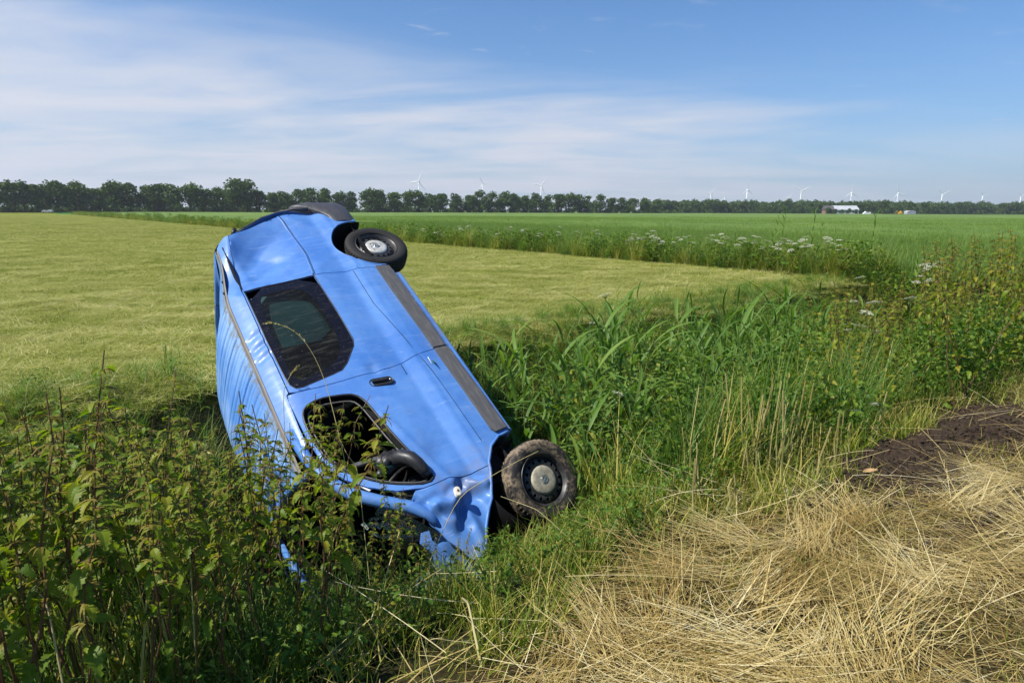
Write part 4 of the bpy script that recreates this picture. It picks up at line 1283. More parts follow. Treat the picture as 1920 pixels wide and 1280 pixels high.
# green regrowth between
A = Acc()
P, u, n = verge_points(52000, -2.6, 3.3)
soil = soil_w(P[:, 0], P[:, 1]); pn = wob(P[:, 0] * .9 + 7, P[:, 1] * .9 + 2)
dens = np.clip(.30 + .66 * sst(-1.1, .2, n - edge_n(u) + .35 * pn) + .5 * sst(.25, .6, pn) - soil, .02, 1)
ok = rng.random(len(P)) < dens; P, u, n = P[ok], u[ok], n[ok]
N = len(P)
hh = .06 + .11 * sst(-.9, .3, n - edge_n(u))
A.add(*blades(P, U(0, 6.28, N), hh * U(.6, 2.0, N), U(.002, .0045, N), U(.05, .9, N), U(.1, 1.1, N), 4, np.clip(rng.normal(.55, .25, N), 0, 1), .12))
tag(add('verge_grass', A.mesh('verge_grass', M_grass)), 'green and yellowing grass growing up through the straw', kind='stuff')
# dark clods on the bare soil
A_ = []
def clod(k):
    bm = bmesh.new(); bmesh.ops.create_icosphere(bm, subdivisions=2, radius=1)
    for v in bm.verts:
        v.co *= 1 + .55 * noise.noise(v.co * 1.4 + Vector((k * 3.1, 0, 0)))
        v.co.z *= .65
    return bm_mesh('clod', bm, M_clod, False)
cl = [clod(k) for k in range(5)]
P, u, n = verge_points(60000, .0, 2.4, 3.0, 8)
ok = rng.random(len(P)) < soil_w(P[:, 0], P[:, 1]) * .75; P = P[ok]
scatter('soil_clods', cl, P, U(0, 6.28, len(P)), .006 + .030 * rng.random(len(P)) ** 4, 'dark crumbs of turned soil on the bare patch of verge', .8)

# ---- leaves
def leaf_mesh(name, L=.085, W=.042, nseg=7, serr=.16, fold=.25, droop=.5, mat=None, tint=.4, stalk=.18):
    """serrated leaf along +X, folded at the midrib and drooping"""
    V, F_, T = [], [], []
    def mid(t):
        a = -droop * t
        return np.array([L * (t + stalk) * math.cos(a * .6), 0, L * (t + stalk) * math.sin(a * .6) + .12 * L * math.sin(math.pi * t) * .4])
    prev = None
    for i in range(nseg + 1):
        t = i / nseg
        w = W * .5 * (math.sin(math.pi * min(1, t * 1.02) ** .72) ** .9 if 0 < t < 1 else .02)
        c = mid(t)
        V += [c, c + np.array([-serr * .0 * L, w, fold * w]), c + np.array([0, -w, fold * w])]
        if i < nseg:
            t2 = t + .62 / nseg
            c2 = mid(t2); w2 = w * (1 + serr) if t < .5 else w * (1 + serr * .6)
            V += [c2 + np.array([.25 * L / nseg, w2 + .002, fold * w2]), c2 + np.array([.25 * L / nseg, -w2 - .002, fold * w2])]
    st = 5
    for i in range(nseg):
        a = i * st; b = (i + 1) * st
        m0, l0, r0, lt, rt = a, a + 1, a + 2, a + 3, a + 4
        m1, l1, r1 = b, b + 1, b + 2
        F_ += [(m0, m1, l1, l0), (l0, l1, lt, lt), (m0, r0, r1, m1), (r0, rt, r1, r1)]
    quads = [f for f in F_ if len(set(f)) == 4]
    tris = [f[:3] if f[2] == f[3] else f for f in F_ if len(set(f)) == 3]
    V.append(np.array([0, -.0012, 0])); V.append(np.array([0, .0012, 0]))
    quads.append((len(V) - 2, len(V) - 1, 0, 0))
    me_ = bpy.data.meshes.new(name)
    fs = [tuple(dict.fromkeys(f)) for f in quads + tris]
    me_.from_pydata([tuple(v) for v in V], [], fs)
    a = me_.attributes.new('tint', 'FLOAT', 'POINT')
    a.data.foreach_set('value', np.full(len(V), tint, np.float32))
    me_.materials.append(mat)
    me_.update()
    return me_
def mesh_arrays(me_):
    V = np.array([v.co for v in me_.vertices]); F_ = [tuple(p.vertices) for p in me_.polygons]
    return V, F_
class PolyAcc:
    def __init__(s): s.V, s.F, s.T, s.M, s.n = [], [], [], [], 0
    def add(s, V, F_, t, m=0):
        s.V.append(V); s.F += [tuple(i + s.n for i in f) for f in F_]; s.T += [t] * len(V); s.M += [m] * len(F_); s.n += len(V)
    def mesh(s, name, mats):
        me_ = bpy.data.meshes.new(name)
        me_.from_pydata(np.concatenate(s.V).tolist(), [], s.F)
        a = me_.attributes.new('tint', 'FLOAT', 'POINT'); a.data.foreach_set('value', np.array(s.T, np.float32))
        for m in (mats if isinstance(mats, list) else [mats]): me_.materials.append(m)
        me_.polygons.foreach_set('material_index', np.array(s.M, np.int32))
        me_.update()
        return me_
def tube_arrays(pts, rads, n=5):
    pts = np.asarray(pts, float); V = []
    for i, p in enumerate(pts):
        d = pts[min(i + 1, len(pts) - 1)] - pts[max(i - 1, 0)]; d = d / (np.linalg.norm(d) + 1e-9)
        a = np.cross(d, [.13, .97, .21]); a /= np.linalg.norm(a) + 1e-9; b = np.cross(d, a)
        for k in range(n):
            t = 2 * math.pi * k / n
            V.append(p + (a * math.cos(t) + b * math.sin(t)) * rads[i])
    F_ = [(i * n + k, i * n + (k + 1) % n, (i + 1) * n + (k + 1) % n, (i + 1) * n + k) for i in range(len(pts) - 1) for k in range(n)]
    return np.array(V), F_
def rotm(az, pitch, roll=0.0):
    return np.array(Matrix.Rotation(az, 3, 'Z') @ Matrix.Rotation(-pitch, 3, 'Y') @ Matrix.Rotation(roll, 3, 'X'))

NLEAF = [leaf_mesh('leaf', .060, .024, 7, .24, .30, .8, M_nettle, t) for t in (.15, .38, .55, .78)]
SLEAF = [leaf_mesh('leaf', .042, .014, 6, .22, .3, .6, M_nettle, t) for t in (.3, .55, .72)]
def stem_curve(h, lean, bow, n=8):
    t = np.linspace(0, 1, n)
    az = rng.uniform(0, 6.28)
    x = lean * t * h + bow * h * np.sin(t * 3.1) * .3 + .012 * np.sin(t * 17 + az)
    return np.stack([x * math.cos(az), x * math.sin(az) , t * h], -1)
def nettle_spec(h, seedy=True, bare=.35):
    bare = bare + .12
    """stem arrays, list of leaf placements (mesh kind, matrix), seed tassels"""
    pts = stem_curve(h, rng.uniform(.02, .16), rng.uniform(-.15, .15), 10)
    stem = tube_arrays(pts, np.linspace(.0042, .0014, 10), 5)
    leaves = []; seeds = PolyAcc()
    z = bare * h; az = rng.uniform(0, 3.14)
    while z < h * .985:
        t = z / h
        p = np.array([np.interp(z, pts[:, 2], pts[:, k]) for k in (0, 1)] + [z])
        size = (1.0 if t < .7 else 1.0 - (t - .7) * 1.9) * rng.uniform(.75, 1.2)
        for s in (0, math.pi):
            if rng.random() < (.5 if t < .6 else .08): continue
            a = az + s + rng.normal(0, .25)
            k = int(rng.integers(0, 4)) if t < .7 else int(rng.integers(1, 4))
            leaves.append((0, k, p, a, rng.normal(-.15 if t < .8 else .35, .22), rng.normal(0, .3), size * rng.uniform(.8, 1.15)))
            if rng.random() < .55:
                leaves.append((1, int(rng.integers(0, 3)), p, a + rng.normal(0, .7), rng.normal(.3, .3), rng.normal(0, .4), size * rng.uniform(.5, .9)))
            if seedy and t > .45 and rng.random() < .85:
                for q in range(6):
                    a2 = a + rng.normal(0, .5); l = rng.uniform(.02, .055)
                    V, Q, T = blades(p[None], np.array([a2]), np.array([l]), np.array([.006]), np.array([1.2]), np.array([1.6]), 3)
                    seeds.add(V, [tuple(f) for f in Q], rng.uniform(.2, .9))
        az += math.pi / 2 + rng.normal(0, .2)
        z += rng.uniform(.045, .075) * (1 if t < .75 else .55)
    return stem, leaves, seeds
def leaf_matrix(p, a, pitch, roll, s):
    return Matrix.Translation(p) @ Matrix.Rotation(a, 4, 'Z') @ Matrix.Rotation(-pitch, 4, 'Y') @ Matrix.Rotation(roll, 4, 'X') @ Matrix.Diagonal((s, s, s, 1))
def nettle_proto_split(h, **k):
    stem, leaves, seeds = nettle_spec(h, **k)
    A = PolyAcc(); A.add(*stem, .4)
    sm = A.mesh('stem', M_stem)
    sd_ = seeds.mesh('seed_tassels', M_seed) if seeds.n else None
    return sm, [((NLEAF if kind == 0 else SLEAF)[i], leaf_matrix(p, a, pi, ro, s)) for kind, i, p, a, pi, ro, s in leaves], sd_
def nettle_proto_joined(h, mats=None, **k):
    stem, leaves, seeds = nettle_spec(h, **k)
    A = PolyAcc(); A.add(*stem, .4)
    sm = A.mesh('stem', M_stem)
    B = PolyAcc()
    for kind, i, p, a, pi, ro, s in leaves:
        V, F_ = mesh_arrays((NLEAF if kind == 0 else SLEAF)[i])
        M = np.array(leaf_matrix(p, a, pi, ro, s))
        B.add(V @ M[:3, :3].T + M[:3, 3], F_, (.15, .38, .55, .78)[i] if kind == 0 else (.3, .55, .72)[i])
    if seeds.n:
        V = np.concatenate(seeds.V); B.add(V, seeds.F, .5, 1)
    return sm, B.mesh('foliage', [M_nettle, M_seed])
N_split = [(h, nettle_proto_split(h, bare=b)) for h, b in ((1.25, .42), (1.1, .36), (1.35, .48), (.95, .28))]
N_join = [(h, nettle_proto_joined(h, bare=b)) for h, b in ((1.3, .35), (1.15, .25), (1.0, .2), (1.4, .3), (.9, .15))]
def place(o, x, y, z, rz, s, tx=0.0, ty=0.0):
    o.location = (x, y, z); o.rotation_euler = (tx, ty, rz); o.scale = (s, s, s)
def nettle_split(x, y, s, label, group, z=None):
    hp_, (sm, lv, sd_) = N_split[int(rng.integers(0, 4))]; s = s / hp_
    t = empty('nettle_plant'); place(t, x, y, float(ground_z(x, y)) - .03 if z is None else z, rng.uniform(0, 6.28), s, rng.normal(0, .12), rng.normal(0, .12))
    tag(t, label, 'nettle', group)
    add('stem', sm, t)
    for m_, M in lv:
        o = add('leaf', m_, t); o.matrix_local = M
    if sd_: tag(add('seed_tassels', sd_, t), kind='stuff')
    return t
def nettle_join(x, y, s, label, group, z=None, tilt=.08):
    hp_, (sm, fo) = N_join[int(rng.integers(0, len(N_join)))]; s = s / hp_
    t = empty('nettle_plant'); place(t, x, y, float(ground_z(x, y)) - .03 if z is None else z, rng.uniform(0, 6.28), s, rng.normal(0, tilt * 1.5), rng.normal(0, tilt * 1.5))
    tag(t, label, 'nettle', group)
    add('stem', sm, t); add('foliage', fo, t)
    return t

def top_limit(x, y, px, slack=0.0):
    """height at which a plant standing at (x, y) reaches the outline the thicket has against the field"""
    t = np.interp(px, [-100, 0, 60, 160, 300, 420, 850, 900, 1000, 1080, 1150, 1300, 1400, 1500, 1600, 1680, 1750, 1850, 1950], [770, 770, 770, 745, 760, 770, 665, 650, 625, 590, 572, 580, 565, 548, 590, 585, 520, 500, 495])
    return CAM_H - np.asarray(y) * np.tan(PITCH + np.arctan((t + slack - 640) / F_PX))
# nettles on the near bank, left of and in front of the wreck
cand = []
for _ in range(4000):
    u = rng.uniform(-.6, 2.35); n = rng.uniform(2.25, 3.9)
    x, y = un2xy(u, n)
    z = float(ground_z(x, y))
    pxx = 960 + F_PX * x / (y * math.cos(PITCH) + .3)
    if pxx < -120 or pxx > 860: continue
    # tops seen in the photograph fall from left to right
    top_px = np.interp(pxx, [-100, 60, 160, 300, 420, 520, 600, 680, 760, 860], [760, 770, 740, 770, 790, 800, 770, 850, 900, 960]) + rng.normal(38, 44) - (45 if rng.random() < .08 else 0)
    ang = PITCH + math.atan((top_px - 640) / F_PX)
    ztop = CAM_H - y * math.tan(ang)
    h = ztop - z
    if h < .25 or h > 2.1: continue
    if in_van(np.array([[x, y, z + k * h] for k in np.linspace(0, 1, 7)]), .04).any(): continue
    if any((x - a[0]) ** 2 + (y - a[1]) ** 2 < .095 ** 2 for a in cand): continue
    cand.append((x, y, h, pxx, n))
cand.sort(key=lambda a: a[4])
L_a = 'tall leafy nettle with dark reddish stem in the thicket left of the wrecked van'
L_b = 'leafy nettle on a brown stem standing in front of the broken van windscreen'
near_n = 0
print('nettle candidates', len(cand))
kept = [c for c in cand if c[3] < 470 or rng.random() < np.interp(c[3], [470, 620, 800], [.85, .62, .4])][:118]
low_n = 0
for _ in range(3000):                       # shorter plants that hide the buried right side of the nose
    if low_n >= 26: break
    u = rng.uniform(.8, 2.3); n = rng.uniform(2.3, 3.2); x, y = un2xy(u, n); z = float(ground_z(x, y))
    pxx = 960 + F_PX * x / (y * math.cos(PITCH) + .3)
    if not 520 < pxx < 830: continue
    h = CAM_H - y * math.tan(PITCH + math.atan((rng.uniform(965, 1085) - 640) / F_PX)) - z
    if not .18 < h < .9 or in_van(np.array([[x, y, z + k * h] for k in np.linspace(0, 1, 5)]), .03).any(): continue
    if any((x - a[0]) ** 2 + (y - a[1]) ** 2 < .07 ** 2 for a in kept): continue
    kept.append((x, y, h, pxx, n)); low_n += 1
for x, y, h, pxx, n in kept:
    lab, grp = (L_a, 'nettles left of the van') if pxx < 480 else (L_b, 'nettles before the windscreen')
    if near_n < 46 and h > .6 and 20 < pxx < 800 and n < 3.0:
        nettle_split(x, y, h, lab, grp); near_n += 1
    else:
        nettle_join(x, y, h, lab, grp)

# nettles on the far bank, left of the van, and the dark mass at the right
def bank_plants(N, u0, u1, n0, n1, topz, fn, mind=.16, pxr=(-100, 2020)):
    out = []
    for _ in range(N * 12):
        if len(out) >= N: break
        u = rng.uniform(u0, u1); n = rng.uniform(n0, n1)
        x, y = un2xy(u, n); z = float(ground_z(x, y))
        px, py, d = px_of(np.array([[x, y, z + .8]]))
        if not (pxr[0] < px[0] < pxr[1]): continue
        h = topz(u, n, px[0]) - z
        if h < .25: continue
        if in_van(np.array([[x, y, z + k * h] for k in np.linspace(0, 1, 7)]), .05).any(): continue
        if any((x - a) ** 2 + (y - b) ** 2 < mind ** 2 for a, b in out): continue
        out.append((x, y)); fn(x, y, z, h)
    return out
bank_plants(45, -1.5, 2.2, 4.0, 7.3, lambda u, n, p: float(top_limit(*un2xy(u, n), p, rng.uniform(-10, 70))), lambda x, y, z, h: nettle_join(x, y, h, 'nettle growing between the van roof and the mown field edge', 'nettles beyond the van roof'), .2, (-80, 470))
bank_plants(175, 5.4, 13.5, 1.4, 4.8, lambda u, n, p: float(top_limit(*un2xy(u, n), p, rng.uniform(-85, 40))) if n > edge_n(u) + .1 else -9, lambda x, y, z, h: nettle_join(x, y, h, 'brownish seeding nettle in the tall weeds at the right end of the ditch', 'nettles at the right end of the ditch', None, .12), .15, (1560, 2010))

# ---- reeds
RLEAF = []
def reed_leaf(L, w, lean, bend, t):
    V, Q, T = blades(np.zeros((1, 3)), np.zeros(1), np.array([L]), np.array([w]), np.array([lean]), np.array([bend]), 7, np.array([t]), .06)
    # widen the middle, pinch the base, keel
    V = V.reshape(8, 2, 3); c = V.mean(1); k = np.array([.35, .8, 1, 1, .95, .8, .55, .12])[:, None]
    pr = (1 - .94 * np.linspace(0, 1, 8) ** 1.6)[:, None]
    hw = w * .5 * k
    d = (V[:, 1] - V[:, 0]) / (np.linalg.norm(V[:, 1] - V[:, 0], axis=1)[:, None] + 1e-9)
    L_, R_ = c - d * hw, c + d * hw
    c = c - np.array([0, 0, 1]) * hw * .35
    V = np.stack([L_, c, R_], 1).reshape(-1, 3)
    Q = []
    for i in range(7):
        a = i * 3; Q += [(a, a + 1, a + 4, a + 3), (a + 1, a + 2, a + 5, a + 4)]
    me_ = fast_mesh('leaf', V, np.array(Q), M_reed, np.full(len(V), t))
    return me_
for L_, w_, le, be, t_ in ((.33, .023, .45, .8, .3), (.38, .027, .6, 1.0, .5), (.28, .024, .35, .6, .45), (.42, .024, .55, 1.4, .62), (.34, .028, .75, .9, .78), (.31, .019, .3, 1.2, .15)):
    RLEAF.append(reed_leaf(L_, w_, le, be, t_))
RT = (.3, .5, .45, .62, .78, .15)
def reed_spec(h):
    pts = stem_curve(h, rng.uniform(.02, .14), rng.uniform(-.1, .1), 8)
    stem = tube_arrays(pts, np.linspace(.0045, .0018, 8), 5)
    lv = []; z = .25 * h; az = rng.uniform(0, 6.28)
    while z < h * 1.0:
        p = np.array([np.interp(z, pts[:, 2], pts[:, k]) for k in (0, 1)] + [z])
        lv.append((int(rng.integers(0, 6)), p, az + rng.normal(0, .35), rng.normal(0, .12) - (.25 if z > .85 * h else 0), rng.normal(0, .3), rng.uniform(.7, 1.15)))
        az += math.pi + rng.normal(0, .5); z += rng.uniform(.06, .115)
    return stem, lv
def reed_split(h):
    stem, lv = reed_spec(h)
    A = PolyAcc(); A.add(*stem, .5)
    return A.mesh('stem', M_gstem), [(RLEAF[i], Matrix.Translation(p) @ Matrix.Rotation(a, 4, 'Z') @ Matrix.Rotation(pt, 4, 'Y') @ Matrix.Diagonal((s, s, s, 1))) for i, p, a, pt, ro, s in lv]
def reed_join(h):
    stem, lv = reed_spec(h)
    A = PolyAcc(); A.add(*stem, .5)
    B = PolyAcc()
    for i, p, a, pt, ro, s in lv:
        V, F_ = mesh_arrays(RLEAF[i]); M = np.array(Matrix.Translation(p) @ Matrix.Rotation(a, 4, 'Z') @ Matrix.Rotation(pt, 4, 'Y') @ Matrix.Diagonal((s, s, s, 1)))
        B.add(V @ M[:3, :3].T + M[:3, 3], F_, RT[i])
    return A.mesh('stem', M_gstem), B.mesh('foliage', M_reed)
R_split = [(h * 1.12, reed_split(h)) for h in (1.5, 1.7, 1.35)]
R_join = [(h * 1.12, reed_join(h)) for h in (1.4, 1.6, 1.8, 1.2)]
n_reed = [0]
def reed(x, y, z, h):
    lab, grp = 'green reed with long arching leaves in the ditch right of the van', 'reeds in the ditch'
    t = empty('reed_plant'); tag(t, lab, 'reed', grp)
    n_reed[0] += 1
    if math.hypot(x, y) < 7.2:
        hp_, (sm, lv) = R_split[int(rng.integers(0, 3))]
        add('stem', sm, t)
        for m_, M in lv:
            o = add('leaf', m_, t); o.matrix_local = M
    else:
        hp_, (sm, fo) = R_join[int(rng.integers(0, 4))]
        add('stem', sm, t); add('foliage', fo, t)
    place(t, x, y, z - .03, rng.uniform(0, 6.28), h / hp_, rng.normal(0, .10), rng.normal(0, .10))
def reed_top(u, n, p):
    x, y = un2xy(u, n)
    return float(top_limit(x, y, p, rng.uniform(-50, 50)))
bank_plants(165, 3.6, 14, 4.9, 7.2, reed_top, reed, .16, (850, 1700))
bank_plants(115, 3.3, 12, 3.3, 5.2, reed_top, reed, .16, (880, 1700))
bank_plants(8, .8, 2.2, 6.6, 7.4, lambda u, n, p: rng.uniform(.35, .6), reed, .15, (290, 420))

# ---- undergrowth: leafy clumps that fill the ditch
def weed_clump(n=70, r=.22, h=.55, leaf=None, mat=None, size=(.5, 1.0)):
    B = PolyAcc()
    for _ in range(n):
        z = h * rng.random() ** .7
        rr = r * math.sqrt(rng.random()) * (1.1 - .5 * z / h); a = rng.uniform(0, 6.28)
        V, F_ = mesh_arrays(leaf[int(rng.integers(0, len(leaf)))])
        M = np.array(leaf_matrix(np.array([rr * math.cos(a), rr * math.sin(a), z]), rng.uniform(0, 6.28), rng.normal(.1, .5), rng.normal(0, .5), rng.uniform(*size)))
        B.add(V @ M[:3, :3].T + M[:3, 3], F_, rng.random())
    for _ in range(8):
        a = rng.uniform(0, 6.28); l = rng.uniform(.5, 1)
        V, F_ = tube_arrays([(0, 0, 0), (r * .4 * math.cos(a), r * .4 * math.sin(a), h * .5 * l), (r * .7 * math.cos(a), r * .7 * math.sin(a), h * l)], (.003, .002, .001), 4)
        B.add(V, F_, .3)
    return B.mesh('weed_clump', mat)
BL = [leaf_mesh('leaf', .055, .036, 4, .12, .2, .4, M_bush, .4), leaf_mesh('leaf', .075, .028, 4, .1, .25, .6, M_bush, .5), leaf_mesh('leaf', .04, .03, 4, .0, .1, .2, M_bush, .6)]
WC = [weed_clump(75, .24, .6, BL, M_bush) for _ in range(4)]
def grass_clump(n=55, h=.7, mat=None):
    b = np.stack([rng.normal(0, .06, n), rng.normal(0, .06, n), np.zeros(n)], -1)
    A = Acc(); A.add(*blades(b, U(0, 6.28, n), U(.45, 1.1, n) * h, U(.004, .010, n), U(.03, .4, n), U(.2, 1.4, n), 5, U(0, 1, n), .08))
    return A.mesh('grass_clump', mat)
GC = [grass_clump(55, .7, M_reed), grass_clump(45, .6, M_grass), grass_clump(60, .8, M_reed)]
def fill(u0, u1, n0, n1, sp, frac=1.0):
    P, u, n = area_points(u0, u1, n0, n1, sp, .7)
    ok = seen(P, 150) & (rng.random(len(P)) < frac)
    return P[ok], u[ok], n[ok]
WT = [weed_clump(150, .22, 1.4, BL, M_bush, (.55, 1.1)) for _ in range(4)]
def weeds(name, protos, ph, u0, u1, n0, n1, sp, lo, hi, slack, label, frac, clump=0, leftk=1.0):
    P, u, n = fill(u0, u1, n0, n1, sp)
    pxx, pyy, dd = px_of(P + np.array([0, 0, .5]))
    lim = top_limit(P[:, 0], P[:, 1], pxx, U(slack[0], slack[1], len(P)))
    need = lim - P[:, 2]
    low = (u > 1.5) & (u < 3.4) & (n < 3.5)
    need = np.where(low, np.minimum(need, U(.15, .35, len(P))), need)
    front = (pxx > 400) & (pxx < 960) & (n < 3.8)                 # keep the wreck in view
    need = np.where(front, np.minimum(need, np.interp(pxx, [400, 560, 760, 900], [.5, .5, .3, .2])), need)
    need = np.where(n > 6.3, np.maximum(need, U(.10, .30, len(P))), np.where((n > 5.2) & (pxx > 850), np.maximum(need, U(.25, .6, len(P))), need))
    ok = (need > lo) & (n > edge_n(u) + .15) & (rng.random(len(P)) < np.where(front, .75, np.where((u < 2.2) & (n < 4.2), frac * leftk, frac)))
    h = np.minimum(need, U(hi * .55, hi, len(P)))
    if clump: ok &= rng.random(len(P)) < np.interp(wob(P[:, 0] * .8 + 1.7, P[:, 1] * .8 + clump) + np.interp(pxx, [850, 1200, 1500], [-.35, -.2, .15]), [-.3, .35], [.12, 1])
    for k in (0.05, .25, .5, .75, 1.0):
        ok &= ~in_van(P + np.array([0, 0, 1]) * (k * h)[:, None], .12)
    P, h = P[ok], h[ok]
    s3 = np.stack([np.clip(h / ph, .55, 1.25)] * 2 + [h / ph], -1)
    scatter(name, protos, P, U(0, 6.28, len(P)), s3, label, .12)
weeds('undergrowth', WC, .6, -2.5, 16, 1.3, 7.5, .19, .08, .85, (10, 120), 'low leafy weeds filling the bottom and banks of the ditch', .6, 3.0, .5)
weeds('tall_weeds', WT, 1.4, -2.5, 16, 1.6, 7.0, .30, .75, 2.3, (20, 110), 'tall leafy weeds standing thick between the reeds and nettles', .42, 5.0, .25)
weeds('ditch_grass', GC, .65, 3.6, 16, 2.2, 7.6, .25, .2, 1.1, (0, 80), 'rank green grass growing thick in the ditch', .9)
weeds('edge_grass', GC, .65, -2.5, 24, 5.6, 7.7, .16, .03, .35, (-10, 40), 'fringe of longer grass where the mown field meets the ditch', .7)
P, u, n = fill(-2.5, 6, 1.7, 3.2, .15)
ok = (n > edge_n(u) - .45 + .25 * np.sin(u * 3)) & ~in_van(P + np.array([0, 0, .1]), .05)
P = P[ok]
GS = [grass_clump(40, .32, M_grass) for _ in range(3)]
keep = rng.random(len(P)) < np.where((P[:, 0] > -.6) & (P[:, 0] < .8) & (P[:, 1] > 3.1), .35, .75); P = P[keep]
scatter('bank_grass', GS, P, U(0, 6.28, len(P)), U(.35, 1.05, len(P)), 'ragged grass on the lip of the near bank', .2)
weeds('thicket_grass', GC, .65, -1.2, 2.3, 2.35, 4.2, .22, .2, 1.15, (0, 90), 'long grass mixed through the nettle thicket', .30)
# yellow-green small weeds along the lip by the fender and wheel
WS = [weed_clump(60, .16, .26, BL, M_bush, (.35, .6)) for _ in range(3)]
P, u, n = fill(1.8, 4.6, 2.2, 3.3, .14)
ok = ~in_van(P + np.array([0, 0, .12]), .05) & (rng.random(len(P)) < .75); P = P[ok]
scatter('small_weeds', WS, P, U(0, 6.28, len(P)), U(.6, 1.15, len(P)), 'small yellow green weeds on the bank before the front wheel', .15)

# ---- weeds along the second ditch
H1 = [weed_clump(90, .30, .75, BL, M_bush, (.9, 1.6)) for _ in range(2)] + [grass_clump(60, .85, M_grass), grass_clump(70, .95, M_reed), grass_clump(60, .9, M_grass), grass_clump(60, .7, M_grass)]
def strip(s0, s1, sp, h):
    ns = int((s1 - s0) / sp)
    s = np.repeat(np.linspace(s0, s1, ns), 6) ; s = s + U(-.5, .5, len(s)) * sp
    m = U(-.1, 2.3, len(s))
    x = D2[0] + D2D[0] * s + D2N[0] * m; y = D2[1] + D2D[1] * s + D2N[1] * m
    return np.stack([x, y, ground_z(x, y) - .02], -1)
P1 = strip(-26, 26, .15, 1); P2 = strip(26, 80, .40, 1); P3 = strip(80, 230, 1.1, 1)
PP = np.concatenate([P1, P2, P3])
sc = np.concatenate([U(.7, 1.4, len(P1)), U(.9, 1.55, len(P2)), U(1.0, 1.8, len(P3))])
ok = seen(PP, 100)
scatter('ditch_weeds', H1, PP[ok], U(0, 6.28, ok.sum()), sc[ok], 'long band of grass and weeds between the mown field and the green crop', .1)
# taller reeds standing in that band at the right
for _ in range(46):
    s = rng.uniform(-7, 12) if rng.random() < .75 else rng.uniform(12, 30); m = rng.uniform(.3, 1.9)
    x = D2[0] + D2D[0] * s + D2N[0] * m; y = D2[1] + D2D[1] * s + D2N[1] * m
    t = empty('reed_plant'); tag(t, 'tall dark green reed standing in the weedy band by the green crop', 'reed', 'reeds by the green crop')
    place(t, x, y, float(ground_z(x, y)), rng.uniform(0, 6.28), rng.uniform(.75, 1.15), rng.normal(0, .1), rng.normal(0, .1))
    sm, fo = R_join[int(rng.integers(0, 4))][1]
    add('stem', sm, t); add('foliage', fo, t)

# ---- hogweed umbels
def umbel(r=.075, n=22):
    B = PolyAcc()
    for i in range(n):
        a = i * 2.4; rr = r * math.sqrt((i + .5) / n)
        c = np.array([rr * math.cos(a), rr * math.sin(a), .06 - .22 * rr + rng.normal(0, .004)])
        V, F_ = tube_arrays([(0, 0, 0), c * np.array([.5, .5, .6]), c], (.0014, .001, .0008), 3)
        B.add(V, F_, .5, 1)
        for q in range(6):
            o = c + np.array([rng.normal(0, .009), rng.normal(0, .009), rng.normal(.004, .003)])
            k = rng.uniform(.004, .007); ph = rng.uniform(0, 3)
            V = np.array([o + k * np.array([math.cos(ph + j * 1.571), math.sin(ph + j * 1.571), rng.normal(0, .25)]) for j in range(4)])
            B.add(V, [(0, 1, 2, 3)], rng.random(), 0)
    return B.mesh('umbel', [M_umbel, M_gstem])
UM = [umbel(.085, 26), umbel(.065, 20), umbel(.10, 30)]
PLF = [leaf_mesh('leaf', .17, .15, 7, .35, .12, .5, M_bush, t) for t in (.35, .55)]
def hogweed(x, y, z, h, label, group=None, heads=3, size=1.0):
    t = empty('hogweed'); place(t, x, y, z, rng.uniform(0, 6.28), 1)
    tag(t, label, 'wildflower', group)
    A = PolyAcc(); tops = []
    top = np.array([rng.normal(0, .05), rng.normal(0, .05), h])
    A.add(*tube_arrays([(0, 0, 0), top * .5 + np.array([.02, 0, 0]), top], (.007, .005, .003), 6), .4)
    tops.append((top, 1.0))
    for k in range(heads - 1):
        a = rng.uniform(0, 6.28); b0 = top * rng.uniform(.6, .8); e = b0 + np.array([.16 * math.cos(a), .16 * math.sin(a), h * rng.uniform(.12, .22)])
        A.add(*tube_arrays([b0, (b0 + e) / 2 + np.array([0, 0, -.02]), e], (.004, .003, .002), 5), .4)
        tops.append((e, rng.uniform(.65, .9)))
    add('stem', A.mesh('stem', M_gstem), t)
    for p, s in tops:
        o = add('umbel', UM[int(rng.integers(0, 3))], t); o.location = tuple(p); o.scale = (s * size,) * 3; o.rotation_euler = (rng.normal(0, .2), rng.normal(0, .2), rng.uniform(0, 6))
    for k in range(3):
        a = rng.uniform(0, 6.28)
        o = add('leaf', PLF[k % 2], t); o.matrix_local = leaf_matrix(top * rng.uniform(.25, .6), a, .2, rng.normal(0, .2), rng.uniform(.7, 1.1))
def at(px, py, d):
    """world point seen at a pixel of the 1920 px frame, at depth d along the view axis"""
    c, s = math.cos(PITCH), math.sin(PITCH)
    a = (px - 960) / F_PX * d; v = (640 - py) / F_PX * d
    return np.array([a, d * c + v * s, CAM_H - d * s + v * c])
def hog_at(px, py, d, label, group=None, heads=3, size=1.1):
    p = at(px, py, d); z = float(ground_z(p[0], p[1]))
    hogweed(p[0], p[1], z - .02, max(.3, p[2] - z - .05), label, group, heads, size)
hog_at(1136, 548, 8.6, 'white hogweed umbel standing tallest above the reeds right of the van', None, 2)
hog_at(1162, 728, 6.2, 'small white umbel low among the reeds right of the front wheel', None, 1, .7)
hog_at(1617, 580, 7.6, 'white hogweed with stacked flat heads in front of the dark nettles', None, 4)
hog_at(1640, 560, 8.2, 'white hogweed head just above the stacked pair of umbels', None, 2)
hog_at(1716, 553, 8.8, 'flat white hogweed head rightmost in front of the weedy band', None, 1)
hog_at(1596, 842, 4.9, 'small white umbel hanging over the edge of the dark soil', None, 1, .42)
hog_at(1630, 810, 5.1, 'cluster of greenish white umbels by the dark soil patch', None, 2, .5)
hog_at(1620, 515, 12.5, 'lone white hogweed on the bare end of the mown field', None, 2)
